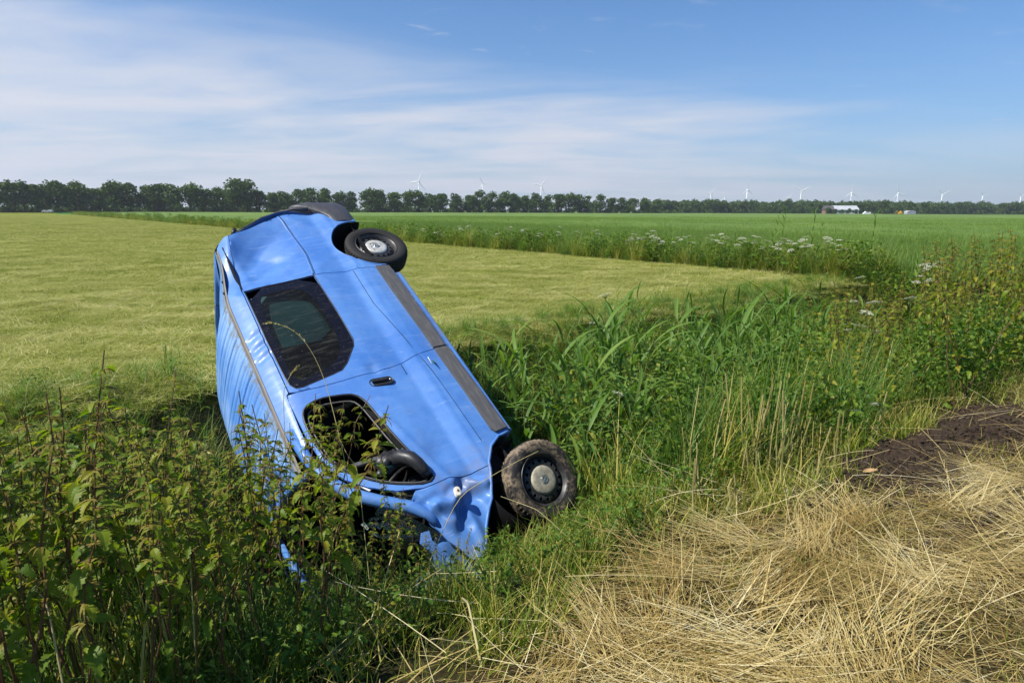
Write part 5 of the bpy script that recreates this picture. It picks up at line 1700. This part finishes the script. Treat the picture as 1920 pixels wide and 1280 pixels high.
for px, py, d in ((1740, 484, 13.5), (1755, 492, 13.2), (1728, 492, 13.8), (1765, 486, 14), (1745, 500, 13)):
    hog_at(px, py, d, 'white hogweed in the dense flower cluster at the right end of the weedy band', 'hogweed cluster at right', 4)
for px, d in ((1480, 17), (1505, 17.2), (1470, 17.5), (1545, 16.5), (1575, 16.3), (1390, 19), (1412, 18.6), (1330, 20), (1240, 21.5), (1205, 22), (1215, 22.5), (1180, 22.8), (1120, 24), (985, 27), (955, 28), (1010, 26.5), (880, 30.5), (905, 30), (820, 32), (1290, 20.7), (1350, 19.5), (1085, 25), (1225, 21.8), (1230, 22.2), (1190, 22.6), (1500, 17.6), (1440, 18), (1460, 17.8), (1360, 19.2), (1270, 21), (1050, 26), (930, 29), (790, 33), (860, 31)):
    hog_at(px, 396 + .74 * F_PX / d + rng.normal(0, 6), d, 'white hogweed flowering in the band of weeds behind the mown field', 'hogweed in the weedy band', 4, 1.2)

# ---- dock and bramble leaves at the bottom left and right
def big_leaf_plant(x, y, s, label, n=6):
    t = empty('dock_plant'); place(t, x, y, float(ground_z(x, y)), rng.uniform(0, 6.28), s)
    tag(t, label, 'dock')
    for k in range(n):
        a = k * 6.28 / n + rng.normal(0, .2)
        o = add('leaf', PLF[k % 2], t); o.matrix_local = leaf_matrix(np.array([0, 0, .02]), a, rng.uniform(.2, .7), rng.normal(0, .2), rng.uniform(.8, 1.2))
big_leaf_plant(-.92, 2.28, .55, 'broad leaved green plant at the foot of the nettles, bottom left corner of the verge', 5)
big_leaf_plant(-.72, 2.52, .5, 'pale yellowish broad leaf plant under the nettles before the windscreen', 5)
big_leaf_plant(-1.05, 2.62, .5, 'broad leaved plant shaded by the nettle stems', 4)
for k, (u, n) in enumerate(((7.2, 2.0), (7.7, 2.1), (8.2, 1.95), (8.7, 2.2), (6.8, 2.2))):
    x, y = un2xy(u, n)
    big_leaf_plant(x, y, 1.3, 'fresh green broad leaved weed on the verge edge, number %s from the soil patch outwards' % ('two', 'three', 'four', 'five', 'one')[k] if False else ['light green broad leaf clump beside the straw edge at far right', 'light green broad leaf clump under the brown nettles', 'light green broad leaf clump nearest the right picture edge', 'shaded broad leaf clump behind the light green ones at right', 'broad leaf clump just above the dark soil patch'][k], 9)

# ---- pale cut stalks in front of the reeds
def stalk_mesh(h, r=.0035):
    A = PolyAcc(); pts = stem_curve(h, rng.uniform(0, .12), rng.uniform(-.1, .1), 5)
    A.add(*tube_arrays(pts, np.linspace(r, r * .7, 5), 5), rng.random())
    return A.mesh('cut_stalk', M_stub)
M_stub = leaf_mat('green_dry_stalk', [(0.0, (0.16, 0.17, 0.04)), (0.5, (0.30, 0.27, 0.09)), (1.0, (0.46, 0.39, 0.17))], 0.1, 0.6, 0.2, 0.6)
SM = [stalk_mesh(h, r) for h, r in ((.66, .0055), (.54, .006), (.38, .006), (.22, .007), (.75, .004))]
def stalk(px, py, d, big):
    p = at(px, py, d); z = float(ground_z(p[0], p[1]))
    o = add('cut_stalk', SM[int(rng.integers(0, 3)) if big else int(rng.integers(2, 4))])
    place(o, p[0], p[1], z - .02, rng.uniform(0, 6.28), rng.uniform(.8, 1.25), rng.normal(0, .10), rng.normal(0, .10))
    return o
for _ in range(48):
    tag(stalk(rng.uniform(1360, 1500), 0, 1, True), 'pale dry upright stalk in the clump before the reeds', 'stalk', 'pale stalks before the reeds')
obs = [o for o in bpy.data.objects if o.name.startswith('cut_stalk')]
for o in obs:
    px = rng.normal(1425, 42); d = rng.uniform(4.15, 4.75)
    p = at(px, 850, d); o.location = (p[0], p[1], float(ground_z(p[0], p[1])) - .02)
for _ in range(40):
    o = stalk(1500, 800, 4, False); tag(o, 'short cut stub standing in the straw at the reed edge', 'stalk', 'cut stubs at the reed edge')
    u = rng.uniform(2.9, 5.0); n = rng.uniform(1.5, 2.35); x, y = un2xy(u, n)
    o.location = (x, y, float(ground_z(x, y)) - .01)

# fallen leaves on the bare soil
M_dead = plain('dead_leaf', (0.30, 0.19, 0.09), 0.8, 0, .2, .3, 30)
for px, py, d, s_, lb in ((1614, 916, 4.1, .9, 'curled orange brown leaf lying on the dark soil'),):
    p = at(px, py, d); z = float(ground_z(p[0], p[1]))
    m2 = leaf_mesh('fallen_leaf', .10, .045, 6, .05, .35, -.3, M_dead, .5, 0)
    o = add('fallen_leaf', m2); place(o, p[0], p[1], z + .02, rng.uniform(-.4, .4), s_, .15, -.1); tag(o, lb, 'leaf')

# ---- tall dry grass stalks with seed heads crossing the wreck
def grass_stalk(pts, label, head=True, r=.0022, thing='grass_stalk'):
    t = empty(thing, tuple(pts[0])); tag(t, label, 'grass stalk')
    q = np.array(pts) - pts[0]
    tt = np.linspace(0, 1, 24); k = np.linspace(0, 1, len(q))
    c = np.stack([np.interp(tt, k, q[:, i]) for i in range(3)], -1)
    for _ in range(2): c[1:-1] = (c[:-2] + 2 * c[1:-1] + c[2:]) / 4
    A = PolyAcc(); A.add(*tube_arrays(c, np.linspace(r, r * .45, 24), 5), .7)
    add('stem', A.mesh('stem', M_dry), t)
    if head:
        B = PolyAcc()
        for i in range(15, 24):
            for _ in range(6):
                a = rng.uniform(0, 6.28); l = rng.uniform(.012, .026)
                d = c[i] - c[i - 1]; d = d / np.linalg.norm(d)
                s = np.array([rng.normal(0, .35), rng.normal(0, .35), rng.normal(0, .35)]); e = c[i] + (d + s) * l
                w = np.cross(d, s); w = w / (np.linalg.norm(w) + 1e-9) * .0022
                B.add(np.array([c[i] - w * .4, c[i] + w * .4, (c[i] + e) / 2 + w, e, (c[i] + e) / 2 - w]), [(0, 1, 2, 3, 4)], rng.uniform(.2, .8))
        tag(add('seed_head', B.mesh('seed_head', M_dry), t), kind='stuff')
def gs(pix, label, head=True, r=.0022):
    p0 = at(*pix[0]); p0[2] = float(ground_z(p0[0], p0[1]))
    grass_stalk([p0] + [at(*p) for p in pix[1:]], label, head, r)
gs([(668, 1090, 3.0), (655, 900, 3.1), (640, 830, 3.15), (612, 720, 3.2), (590, 668, 3.2), (560, 625, 3.2), (520, 607, 3.2), (498, 608, 3.2)], 'tall dry grass stalk arching across the dark rear window of the van')
gs([(700, 1080, 3.0), (672, 880, 3.1), (650, 850, 3.1), (640, 828, 3.12)], 'thin straw leaning into the open front window', False)
gs([(360, 1200, 2.4), (352, 960, 2.5), (360, 880, 2.5), (376, 845, 2.5), (388, 850, 2.5)], 'pale dry grass stalk with drooping tip among the nettles', True, .003)
gs([(545, 1130, 2.8), (640, 970, 2.9), (690, 900, 2.95)], 'light straw leaning right across the broken windscreen', False, .003)
gs([(760, 1010, 3.3), (860, 930, 3.4), (960, 870, 3.5), (1010, 845, 3.5)], 'long pale straw slanting up past the front wheel', False)
gs([(1120, 1010, 3.4), (1010, 955, 3.45), (940, 930, 3.5)], 'thin straw arching over the muddy tyre', False)
gs([(120, 1240, 2.1), (90, 1130, 2.15), (40, 1080, 2.2)], 'yellowed grass blade at the lower left edge', False, .004)
gs([(905, 1200, 2.5), (880, 1130, 2.6), (868, 1120, 2.6)], 'short thick dry stub in the grass below the van', False, .007)
gs([(520, 780, 3.4), (530, 735, 3.4), (545, 705, 3.4), (555, 692, 3.4)], 'small dry seed head standing before the van roof edge', True)

# ---- crop
def crop_patch(n=230, r=.55, h=.62):
    b = np.stack([U(-r, r, n), U(-r, r, n), np.zeros(n)], -1)
    A = Acc(); A.add(*blades(b, U(0, 6.28, n), U(.75, 1.1, n) * h, U(.008, .016, n), U(.0, .25, n), U(.1, .9, n), 3, U(0, 1, n), .1))
    return A.mesh('crop_patch', M_crop)
CP = [crop_patch() for _ in range(4)]
def crop_pts(s0, s1, m0, m1, sp):
    A_, B_ = np.meshgrid(np.arange(s0, s1, sp), np.arange(m0, m1, sp))
    A_ = A_.ravel() + U(-.4, .4, A_.size) * sp; B_ = B_.ravel() + U(-.4, .4, B_.size) * sp
    x = D2[0] + D2D[0] * A_ + D2N[0] * B_; y = D2[1] + D2D[1] * A_ + D2N[1] * B_
    P = np.stack([x, y, np.zeros(len(x))], -1)
    return P[seen(P, 500) & (y < 150)]
P1 = crop_pts(-40, 60, 2.0, 22, .8); P2 = crop_pts(-60, 120, 22, 70, 1.7); P3 = crop_pts(-80, 160, 70, 170, 3.4)
PP = np.concatenate([P1, P2, P3])
s1 = np.concatenate([np.ones(len(P1)), np.full(len(P2), 2.0), np.full(len(P3), 4.0)])
sc3 = np.stack([s1, s1, np.concatenate([U(.9, 1.1, len(P1)), U(.9, 1.1, len(P2)), U(.9, 1.1, len(P3))])], -1)
scatter('green_crop', CP, PP, U(0, 6.28, len(PP)), sc3, 'even green cereal crop stretching to the trees')
# the far part of the crop: a closed canopy sheet
def far_canopy():
    s = np.concatenate([np.arange(-160, 260, 4.0), np.arange(260, 900, 20)]); m = np.concatenate([np.arange(9, 120, 3.0), np.arange(120, 700, 20)])
    A_, B_ = np.meshgrid(s, m, indexing='ij')
    x = D2[0] + D2D[0] * A_ + D2N[0] * B_; y = D2[1] + D2D[1] * A_ + D2N[1] * B_
    z = .03 + .43 * np.clip((B_ - 9) / 25, 0, 1) ** .6 + .03 * np.sin(x * 1.3) * np.sin(y * .7) + .05 * np.sin(x * .05 + 1) * np.sin(y * .031)
    k, l = A_.shape; I = np.arange(k * l).reshape(k, l)
    q = np.stack([I[:-1, :-1], I[:-1, 1:], I[1:, 1:], I[1:, :-1]], -1).reshape(-1, 4)
    m_, t = new_mat('crop_canopy'); b = NB(t); p = b.pos()
    st = b.n('ShaderNodeMapping', ins={'Vector': p, 'Scale': (.30, .075, 1)}).outputs[0]
    v = b.math('ADD', b.math('MULTIPLY', b.noise(st, 1.0, 7, .68), .6), b.math('MULTIPLY', b.noise(p, .035, 4, .6), .45))
    c = b.cramp(v, [(.38, (.078, .135, .024)), (.52, (.115, .185, .034)), (.66, (.17, .235, .046))])
    b.out(b.pri(c, .8, 0, .15, b.bump(b.noise(p, 3, 5, .7), .8, .12)))
    me_ = fast_mesh('crop_canopy', np.stack([x, y, z], -1).reshape(-1, 3), q, m_, smooth=True)
    tag(add('crop_canopy', me_), 'dense top of the green cereal crop', kind='stuff')
far_canopy()

# ------------------------------------------------------------------ far trees
def crown_mesh(w, h, n=1300, leaf=.95, kind=0):
    ks = []
    nl = 15
    for i in range(nl):
        a = rng.uniform(0, 6.28); z = rng.uniform(.08, .95); rr = w * .5 * rng.uniform(.1, .8) * (1 - max(0, z - .55) * 1.3)
        ks.append((rr * math.cos(a), rr * math.sin(a), z * h, w * rng.uniform(.22, .36) * (1 - .3 * max(0, z - .7))))
    ks.append((0, 0, h * .9, w * .22))
    V, Q, T = [], [], []
    m = 0
    for _ in range(n):
        cx, cy, cz, r = ks[int(rng.integers(0, len(ks)))]
        d = rng.normal(0, 1, 3); d /= np.linalg.norm(d)
        c = np.array([cx, cy, cz]) + d * r * rng.uniform(.55, 1.05) * np.array([1, 1, .8])
        a = rng.normal(0, 1, 3); a /= np.linalg.norm(a); b = np.cross(a, rng.normal(0, 1, 3)); b /= np.linalg.norm(b)
        s = leaf * rng.uniform(.5, 1.1)
        V += [c + (a * .5 + b * .2) * s, c + (b * .5 - a * .15) * s, c - (a * .5 + b * .1) * s, c - (b * .5 - a * .2) * s]
        Q.append((m, m + 1, m + 2, m + 3)); T += [rng.random()] * 4; m += 4
    return fast_mesh('crown', np.array(V), np.array(Q), M_tree, np.array(T))
def trunk_mesh(h, r):
    A = PolyAcc()
    b = rng.normal(0, .2, 2)
    A.add(*tube_arrays([(0, 0, -.3), (b[0] * .3, b[1] * .3, h * .35), (b[0], b[1], h * .8)], (r, r * .75, r * .3), 6), .5)
    for k in range(5):
        a = rng.uniform(0, 6.28); z = h * rng.uniform(.25, .55)
        A.add(*tube_arrays([(b[0] * .5, b[1] * .5, z), (1.0 * math.cos(a), 1.0 * math.sin(a), z + 1.4), (1.9 * math.cos(a), 1.9 * math.sin(a), z + 3.2)], (r * .45, r * .3, r * .1), 4), .5)
    return A.mesh('trunk', M_bark)
CR = [crown_mesh(w, h) for w, h in ((8.6, 10.2), (9.4, 9.4), (7.6, 10.6), (8.8, 9.0), (10.0, 10.0), (7.2, 9.6))]
TR = [trunk_mesh(9, .28) for _ in range(4)]
def tree(x, y, s, label, group=None, zs=1.0):
    t = empty('tree'); place(t, x, y, 0, rng.uniform(0, 6.28), s); t.scale = (s * 1.18, s * 1.18, s * zs)
    tag(t, label, 'tree', group)
    add('trunk', TR[int(rng.integers(0, 4))], t)
    c = add('crown', CR[int(rng.integers(0, 6))], t); c.location = (0, 0, 2.0)
    return t
# avenue from the left, running away to the right; heights follow the skyline of the photograph
def gx_at(px, d): return (px - 960) / F_PX * d
sky_px = [0, 60, 110, 170, 200, 230, 290, 350, 400, 440, 470, 500, 560, 600, 660, 740, 800, 900, 1000, 1100, 1180, 1230]
sky_top = [345, 344, 346, 344, 356, 348, 348, 350, 356, 358, 344, 362, 357, 356, 361, 360, 364, 363, 365, 367, 372, 374]
px = -420
while px < 1235:
    d = np.interp(px, [-460, 0, 450, 900, 1250], [230, 270, 320, 395, 455])
    top = np.interp(px, sky_px, sky_top) + rng.normal(0, 2.0)
    base = 395 + 1.75 * 0 + F_PX * CAM_H / d - 395 + 395 + (px - 960) * .0044
    h = (base - top) * d / F_PX
    gap = (196 < px < 200) or (262 < px < 270) or (1186 < px < 1196)
    if not gap:
        lab = 'round crowned tree in the long avenue behind the fields'
        t = tree(gx_at(px, d), d + rng.normal(0, 1.5), h / 12.3, lab, 'trees of the avenue')
    px += np.interp(px, [0, 450, 1250], [30, 25, 19]) * rng.uniform(.8, 1.2)
d = 318
tree(gx_at(461, d), d - 4, 1.28, 'tallest tree of the avenue, standing well above its neighbours', None, 1.0)
px = -400
while px < 1230:                    # second row of the avenue, seen through the gaps
    d = np.interp(px, [-460, 0, 450, 900, 1250], [244, 284, 334, 410, 470])
    top = np.interp(px, sky_px, sky_top) + 7 + rng.normal(0, 2.0)
    h = (395 + F_PX * CAM_H / d + (px - 960) * .0044 - top) * d / F_PX
    if not (190 < px < 205 or 258 < px < 275):
        tree(gx_at(px, d), d, h / 12.3, 'tree in the rear row of the avenue, half hidden by the front row', 'rear trees of the avenue')
    px += np.interp(px, [0, 450, 1250], [38, 32, 25]) * rng.uniform(.8, 1.2)
# low scrub added to form the dark band of shade under the avenue
def shade_scrub_pts():
    P = []
    for px in np.arange(-430, 1260, 5.0):
        d = np.interp(px, [-460, 0, 450, 900, 1250], [234, 274, 324, 398, 458])
        P.append((gx_at(px, d) + rng.normal(0, 1), d + 3 + rng.normal(0, 2), 0))
    return np.array(P)
TB = [crown_mesh(5.5, 2.6, 200, .8) for _ in range(3)]
P = shade_scrub_pts()
scatter('shade_scrub', TB, P, U(0, 6.28, len(P)), U(.7, 1.15, len(P)), 'scrub added as the dark band of shade beneath the avenue trees')
# wood at the right: reads as one mass
P = []
for px in np.arange(1215, 2400, 5.2):
    for k in range(3):
        d = np.interp(px, [1200, 1600, 2000], [520, 560, 600]) + k * 16 + rng.normal(0, 4)
        P.append((gx_at(px, d) + rng.normal(0, 3), d, -2.4))
P = np.array(P)
pxw, _, _ = px_of(P)
zs = np.interp(pxw, [1200, 1260, 1400, 1600, 1750, 2000], [.98, 1.02, 1.0, 1.05, 1.0, 1.08]) * U(.88, 1.12, len(P))
scatter('distant_wood', CR, P, U(0, 6.28, len(P)), np.stack([U(1.0, 1.4, len(P)), U(1.0, 1.4, len(P)), zs * 1.12], -1), 'dark green wood closing the view at the right')
# young street trees in front of the wood
for k, px in enumerate((1410, 1423, 1436, 1449, 1461, 1474, 1487, 1500, 1514, 1540)):
    d = 470
    t = tree(gx_at(px, d), d, rng.uniform(.36, .44), 'small young yellow green tree in the row in front of the wood', 'young trees by the wood')
# bigger single trees near the buildings
for px, s in ((1597, .72), (1640, .85), (1535, .8), (1690, .78), (1715, .8), (1665, .7)):
    d = 500
    tree(gx_at(px, d), d + (25 if px == 1535 else 0), s, 'mid green tree close to the white building at the edge of the wood', 'trees by the white building')

# ------------------------------------------------------------------ buildings, vehicles, turbines
M_wallw = plain('white_render', (0.75, 0.76, 0.77), 0.8, 0, 0.2, 0.05, .5)
M_brick = plain('brown_brick', (0.22, 0.14, 0.10), 0.9, 0, 0.2, 0.2, 1.0)
M_rooft = plain('grey_roof_tiles', (0.10, 0.09, 0.09), 0.8, 0, 0.2, 0.2, 1.0)
M_pane = plain('window_glass', (0.03, 0.04, 0.05), 0.15, 0, 0.6)
M_turb = plain('turbine_white', (0.80, 0.81, 0.82), 0.5, 0, 0.3, 0.03, .1)
M_metal = plain('grey_cladding', (0.42, 0.44, 0.45), 0.6, 0, 0.3, 0.1, .5)
M_yel = plain('yellow_paint', (0.70, 0.42, 0.02), 0.5, 0, 0.4)
M_road = plain('pale_road', (0.42, 0.40, 0.37), 0.9, 0, 0.2, 0.1, .2)
def box_ob(name, mat, parent, c, s, bev=0.0):
    bm = bmesh.new(); bm_box(bm, c, s, None, bev)
    return add(name, bm_mesh(name, bm, mat, False), parent)
def gable(name, mat, parent, L, W, h0, h1, over=.4):
    bm = bmesh.new()
    p = [(-L / 2 - over, -W / 2 - over, h0 - .2), (-L / 2 - over, 0, h1), (-L / 2 - over, W / 2 + over, h0 - .2)]
    a = [bm.verts.new(v) for v in p]; b_ = [bm.verts.new((-v[0], v[1], v[2])) for v in p]
    bm.faces.new(a); bm.faces.new(b_[::-1])
    for k in range(3): bm.faces.new((a[k], a[(k + 1) % 3], b_[(k + 1) % 3], b_[k]))
    bmesh.ops.recalc_face_normals(bm, faces=bm.faces)
    return add(name, bm_mesh(name, bm, mat, False), parent)
d = 480
wb = empty('white_building', (gx_at(1568, d), d, 0)); tag(wb, 'long white building with a pale pitched roof half hidden by trees', 'building')
box_ob('wall', M_wallw, wb, (0, 0, 1.7), (18, 8, 3.4)); gable('roof', M_metal, wb, 17.6, 8.6, 3.6, 6.4)
box_ob('plinth', M_metal, wb, (0, -4.05, 1.6), (17.6, .3, 3.2))
for k in range(3): box_ob('window', M_pane, wb, (-5 + k * 5, -4.24, 1.9), (1.4, .08, 1.2))
for k, px in enumerate((1553, 1566, 1578, 1590)):
    tree(gx_at(px, 466), 466, (.34, .28, .36, .3)[k], 'small bushy tree standing in front of the long white building', 'small trees before the white building')
bh = empty('brick_house', (gx_at(1532, d), d - 6, 0)); tag(bh, 'small brown brick house left of the white building', 'house')
box_ob('wall', M_brick, bh, (0, 0, 1.8), (6.0, 6, 3.6)); gable('roof', M_rooft, bh, 6, 6, 3.6, 6.2)
for k in (-1.6, 1.6): box_ob('window', M_pane, bh, (k, -3.03, 1.8), (1.1, .08, 1.2))
def small_vehicle(name, px, d, L, h, mat, label, cat):
    t = empty(name, (gx_at(px, d), d, 0)); tag(t, label, cat)
    bm = bmesh.new()
    prof = [(-L / 2, .45), (-L / 2, h * .62), (-L * .36, h * .68), (-L * .22, h), (L * .30, h), (L * .44, h * .66), (L / 2, h * .58), (L / 2, .45)]
    a = [bm.verts.new((x, -.85, z)) for x, z in prof]; b_ = [bm.verts.new((x, .85, z)) for x, z in prof]
    bm.faces.new(a); bm.faces.new(b_[::-1])
    for k in range(len(prof)): bm.faces.new((a[k], b_[k], b_[(k + 1) % len(prof)], a[(k + 1) % len(prof)]))
    bmesh.ops.recalc_face_normals(bm, faces=bm.faces)
    add('body', bm_mesh('body', bm, mat, False), t)
    box_ob('window', M_pane, t, (L * .04, -.86, h * .82), (L * .44, .04, h * .22))
    for x in (-L * .3, L * .3):
        for y in (-.8, .8):
            bm = bmesh.new(); bm_lathe(bm, [(.001, -.1), (.32, -.1), (.32, .1), (.001, .1)], 14)
            bmesh.ops.transform(bm, matrix=Matrix.Translation((x, y, .32)), verts=bm.verts)
            add('wheel', bm_mesh('wheel', bm, M_tyre, False), t)
small_vehicle('car', 105, 266, 3.8, 1.35, M_metal, 'pale car driving in the shade below the left avenue trees', 'car')
small_vehicle('delivery_van', 1611, 455, 5.0, 2.3, M_wallw, 'white van parked right of the white building', 'van')
dg = empty('digger', (gx_at(1672, 455), 455, 0)); tag(dg, 'small yellow digger on the field edge before the wood', 'digger')
box_ob('body', M_yel, dg, (0, 0, 1.1), (2.6, 1.6, 1.0), .1); box_ob('cab', M_yel, dg, (.4, 0, 2.1), (1.1, 1.3, 1.1), .1); box_ob('track', M_black, dg, (0, 0, .35), (3.0, 1.9, .6), .1)
bm = bmesh.new(); bm_tube(bm, [(-.8, 0, 1.5), (-2.2, 0, 2.7), (-3.4, 0, 1.0)], .16, 6); add('arm', bm_mesh('arm', bm, M_yel), dg)
sh = empty('grey_shed', (gx_at(1690, 458), 458, 0)); tag(sh, 'low grey shed with a rounded roof right of the yellow digger', 'shed')
box_ob('wall', M_metal, sh, (0, 0, 1.0), (6, 4, 2.0))
bm = bmesh.new()
pr = [(3.1 * math.cos(t), 2.0 + 1.0 * math.sin(t)) for t in np.linspace(0, math.pi, 9)]
a = [bm.verts.new((x, -2.1, z)) for x, z in pr]; b_ = [bm.verts.new((x, 2.1, z)) for x, z in pr]
bm.faces.new(a); bm.faces.new(b_[::-1])
for k in range(8): bm.faces.new((a[k], a[k + 1], b_[k + 1], b_[k]))
bm.faces.new((a[8], a[0], b_[0], b_[8])); bmesh.ops.recalc_face_normals(bm, faces=bm.faces)
add('roof', bm_mesh('roof', bm, M_metal, False), sh)
# pale road in front of the wood, at the right
bm = bmesh.new()
for (p0, p1) in (((1640, 445), (2060, 452)),):
    q = [(gx_at(p0[0], p0[1]), p0[1]), (gx_at(p1[0], p1[1]), p1[1]), (gx_at(p1[0], p1[1] + 30), p1[1] + 30), (gx_at(p0[0], p0[1] + 30), p0[1] + 30)]
    bm.faces.new([bm.verts.new((x, y, .62)) for x, y in q])
    bmesh.ops.solidify(bm, geom=bm.faces[:], thickness=.7)
tag(add('road', bm_mesh('road', bm, M_road, False)), 'pale farm road in front of the wood at right', kind='structure')

def blade_mesh(L):
    bm = bmesh.new()
    st = [(0, .9, .9), (.06, 1.0, .8), (.2, 1.9, .45), (.5, 1.3, .3), (.85, .7, .16), (1.0, .15, .06)]
    rows = []
    for t, c, th in st:
        rows.append([bm.verts.new((x * c * L / 34, y * th * L / 34, t * L)) for x, y in ((-.5, 0), (0, .5), (.7, 0), (0, -.5))])
    for a, b_ in zip(rows[:-1], rows[1:]):
        for k in range(4): bm.faces.new((a[k], a[(k + 1) % 4], b_[(k + 1) % 4], b_[k]))
    bm.faces.new(rows[0][::-1]); bm.faces.new(rows[-1])
    return bm_mesh('blade', bm, M_turb)
BLM = blade_mesh(24)
def tower_mesh(H):
    bm = bmesh.new(); bm_tube(bm, [(0, 0, 0), (0, 0, H * .5), (0, 0, H)], [1.6, 1.25, .85], 10)
    return bm_mesh('tower', bm, M_turb)
bm = bmesh.new(); bm_box(bm, (0, 1.5, 0), (3.2, 9, 3.4), None, .8); NAC = bm_mesh('nacelle', bm, M_turb)
bm = bmesh.new(); bm_lathe(bm, [(.05, -3.6), (1.1, -3.0), (1.7, -1.6), (1.7, -.0)], 12); HUB = bm_mesh('hub', bm, M_turb)
def turbine(px, py, bl, ang, label, yaw=0.0):
    """hub pixel, blade length in pixels, angle of the first blade clockwise from up"""
    d = 24 * F_PX / bl
    p = at(px, py, d / math.cos(PITCH))
    p = np.array([gx_at(px, d), d, CAM_H + (395 + (px - 960) * .0044 - py) * d / F_PX])
    t = empty('wind_turbine', (p[0], p[1], 0)); tag(t, label, 'wind turbine')
    add('tower', tower_mesh(p[2]), t)
    na = add('nacelle', NAC, t); na.location = (0, 0, p[2]); na.rotation_euler = (0, 0, R(yaw)); na.scale = (.6, .6, .6)
    hb = add('hub', HUB, na); hb.location = (0, -3, 0)
    for k in range(3):
        b_ = add('blade', BLM, na); b_.location = (0, -4.3, 0); b_.rotation_euler = (0, R(ang + 120 * k), 0); b_.scale = (2.6, 2.6, 1 / .6)
for a in ((789, 343, 21, 22, 'largest looking wind turbine, first from the left above the avenue', 0),
          (905, 347, 15, -28, 'second wind turbine from the left, left of the one with a blade pointing upper right', 20),
          (1012, 350, 19, 38, 'wind turbine with one blade pointing to the upper right, third from the left', 10),
          (1322, 364, 14, 35, 'wind turbine just right of where the wood begins', 15),
          (1388, 358, 17, 0, 'wind turbine with one blade straight up above the left part of the wood', 30),
          (1487, 360, 19, 62, 'wind turbine with blades spread like a Y, above the young trees', 0),
          (1579, 363, 17, 0, 'wind turbine with one blade straight up, over the white building', 5),
          (1664, 364, 17, -18, 'wind turbine right of the white building with one blade leaning left', 0),
          (1745, 366, 18, 68, 'wind turbine with a wide Y of blades over the right part of the wood', 10),
          (1819, 369, 14, 75, 'small wind turbine second from the right picture edge', 20),
          (1889, 370, 14, 66, 'small wind turbine nearest the right picture edge', 20),
          (1348, 372, 12, -12, 'faint small wind turbine peeping over the wood, between two larger ones', 0),
          (1465, 372, 12, 35, 'faint small wind turbine peeping over the wood left of the Y shaped one', 0),
          (718, 362, 12, 42, 'faint small wind turbine peeping over the avenue left of the largest one', 0),
          (1097, 366, 12, -30, 'faint small wind turbine peeping over the right part of the avenue', 0)):
    turbine(*a)
print('reeds', n_reed[0], 'objects', len(bpy.data.objects))

# ------------------------------------------------------------------ air
bm = bmesh.new(); bm_box(bm, (0, 1500, 75), (5200, 3600, 160))
m_, t_ = new_mat('haze_air')
vol = t_.nodes.new('ShaderNodeVolumePrincipled'); vol.inputs['Color'].default_value = (.88, .93, 1, 1); vol.inputs['Density'].default_value = 0.00018; vol.inputs['Anisotropy'].default_value = 0.2
ou = t_.nodes.new('ShaderNodeOutputMaterial'); t_.links.new(vol.outputs[0], ou.inputs['Volume'])
tag(add('haze', bm_mesh('haze', bm, m_, False)), 'thin summer haze over the flat land', kind='stuff')
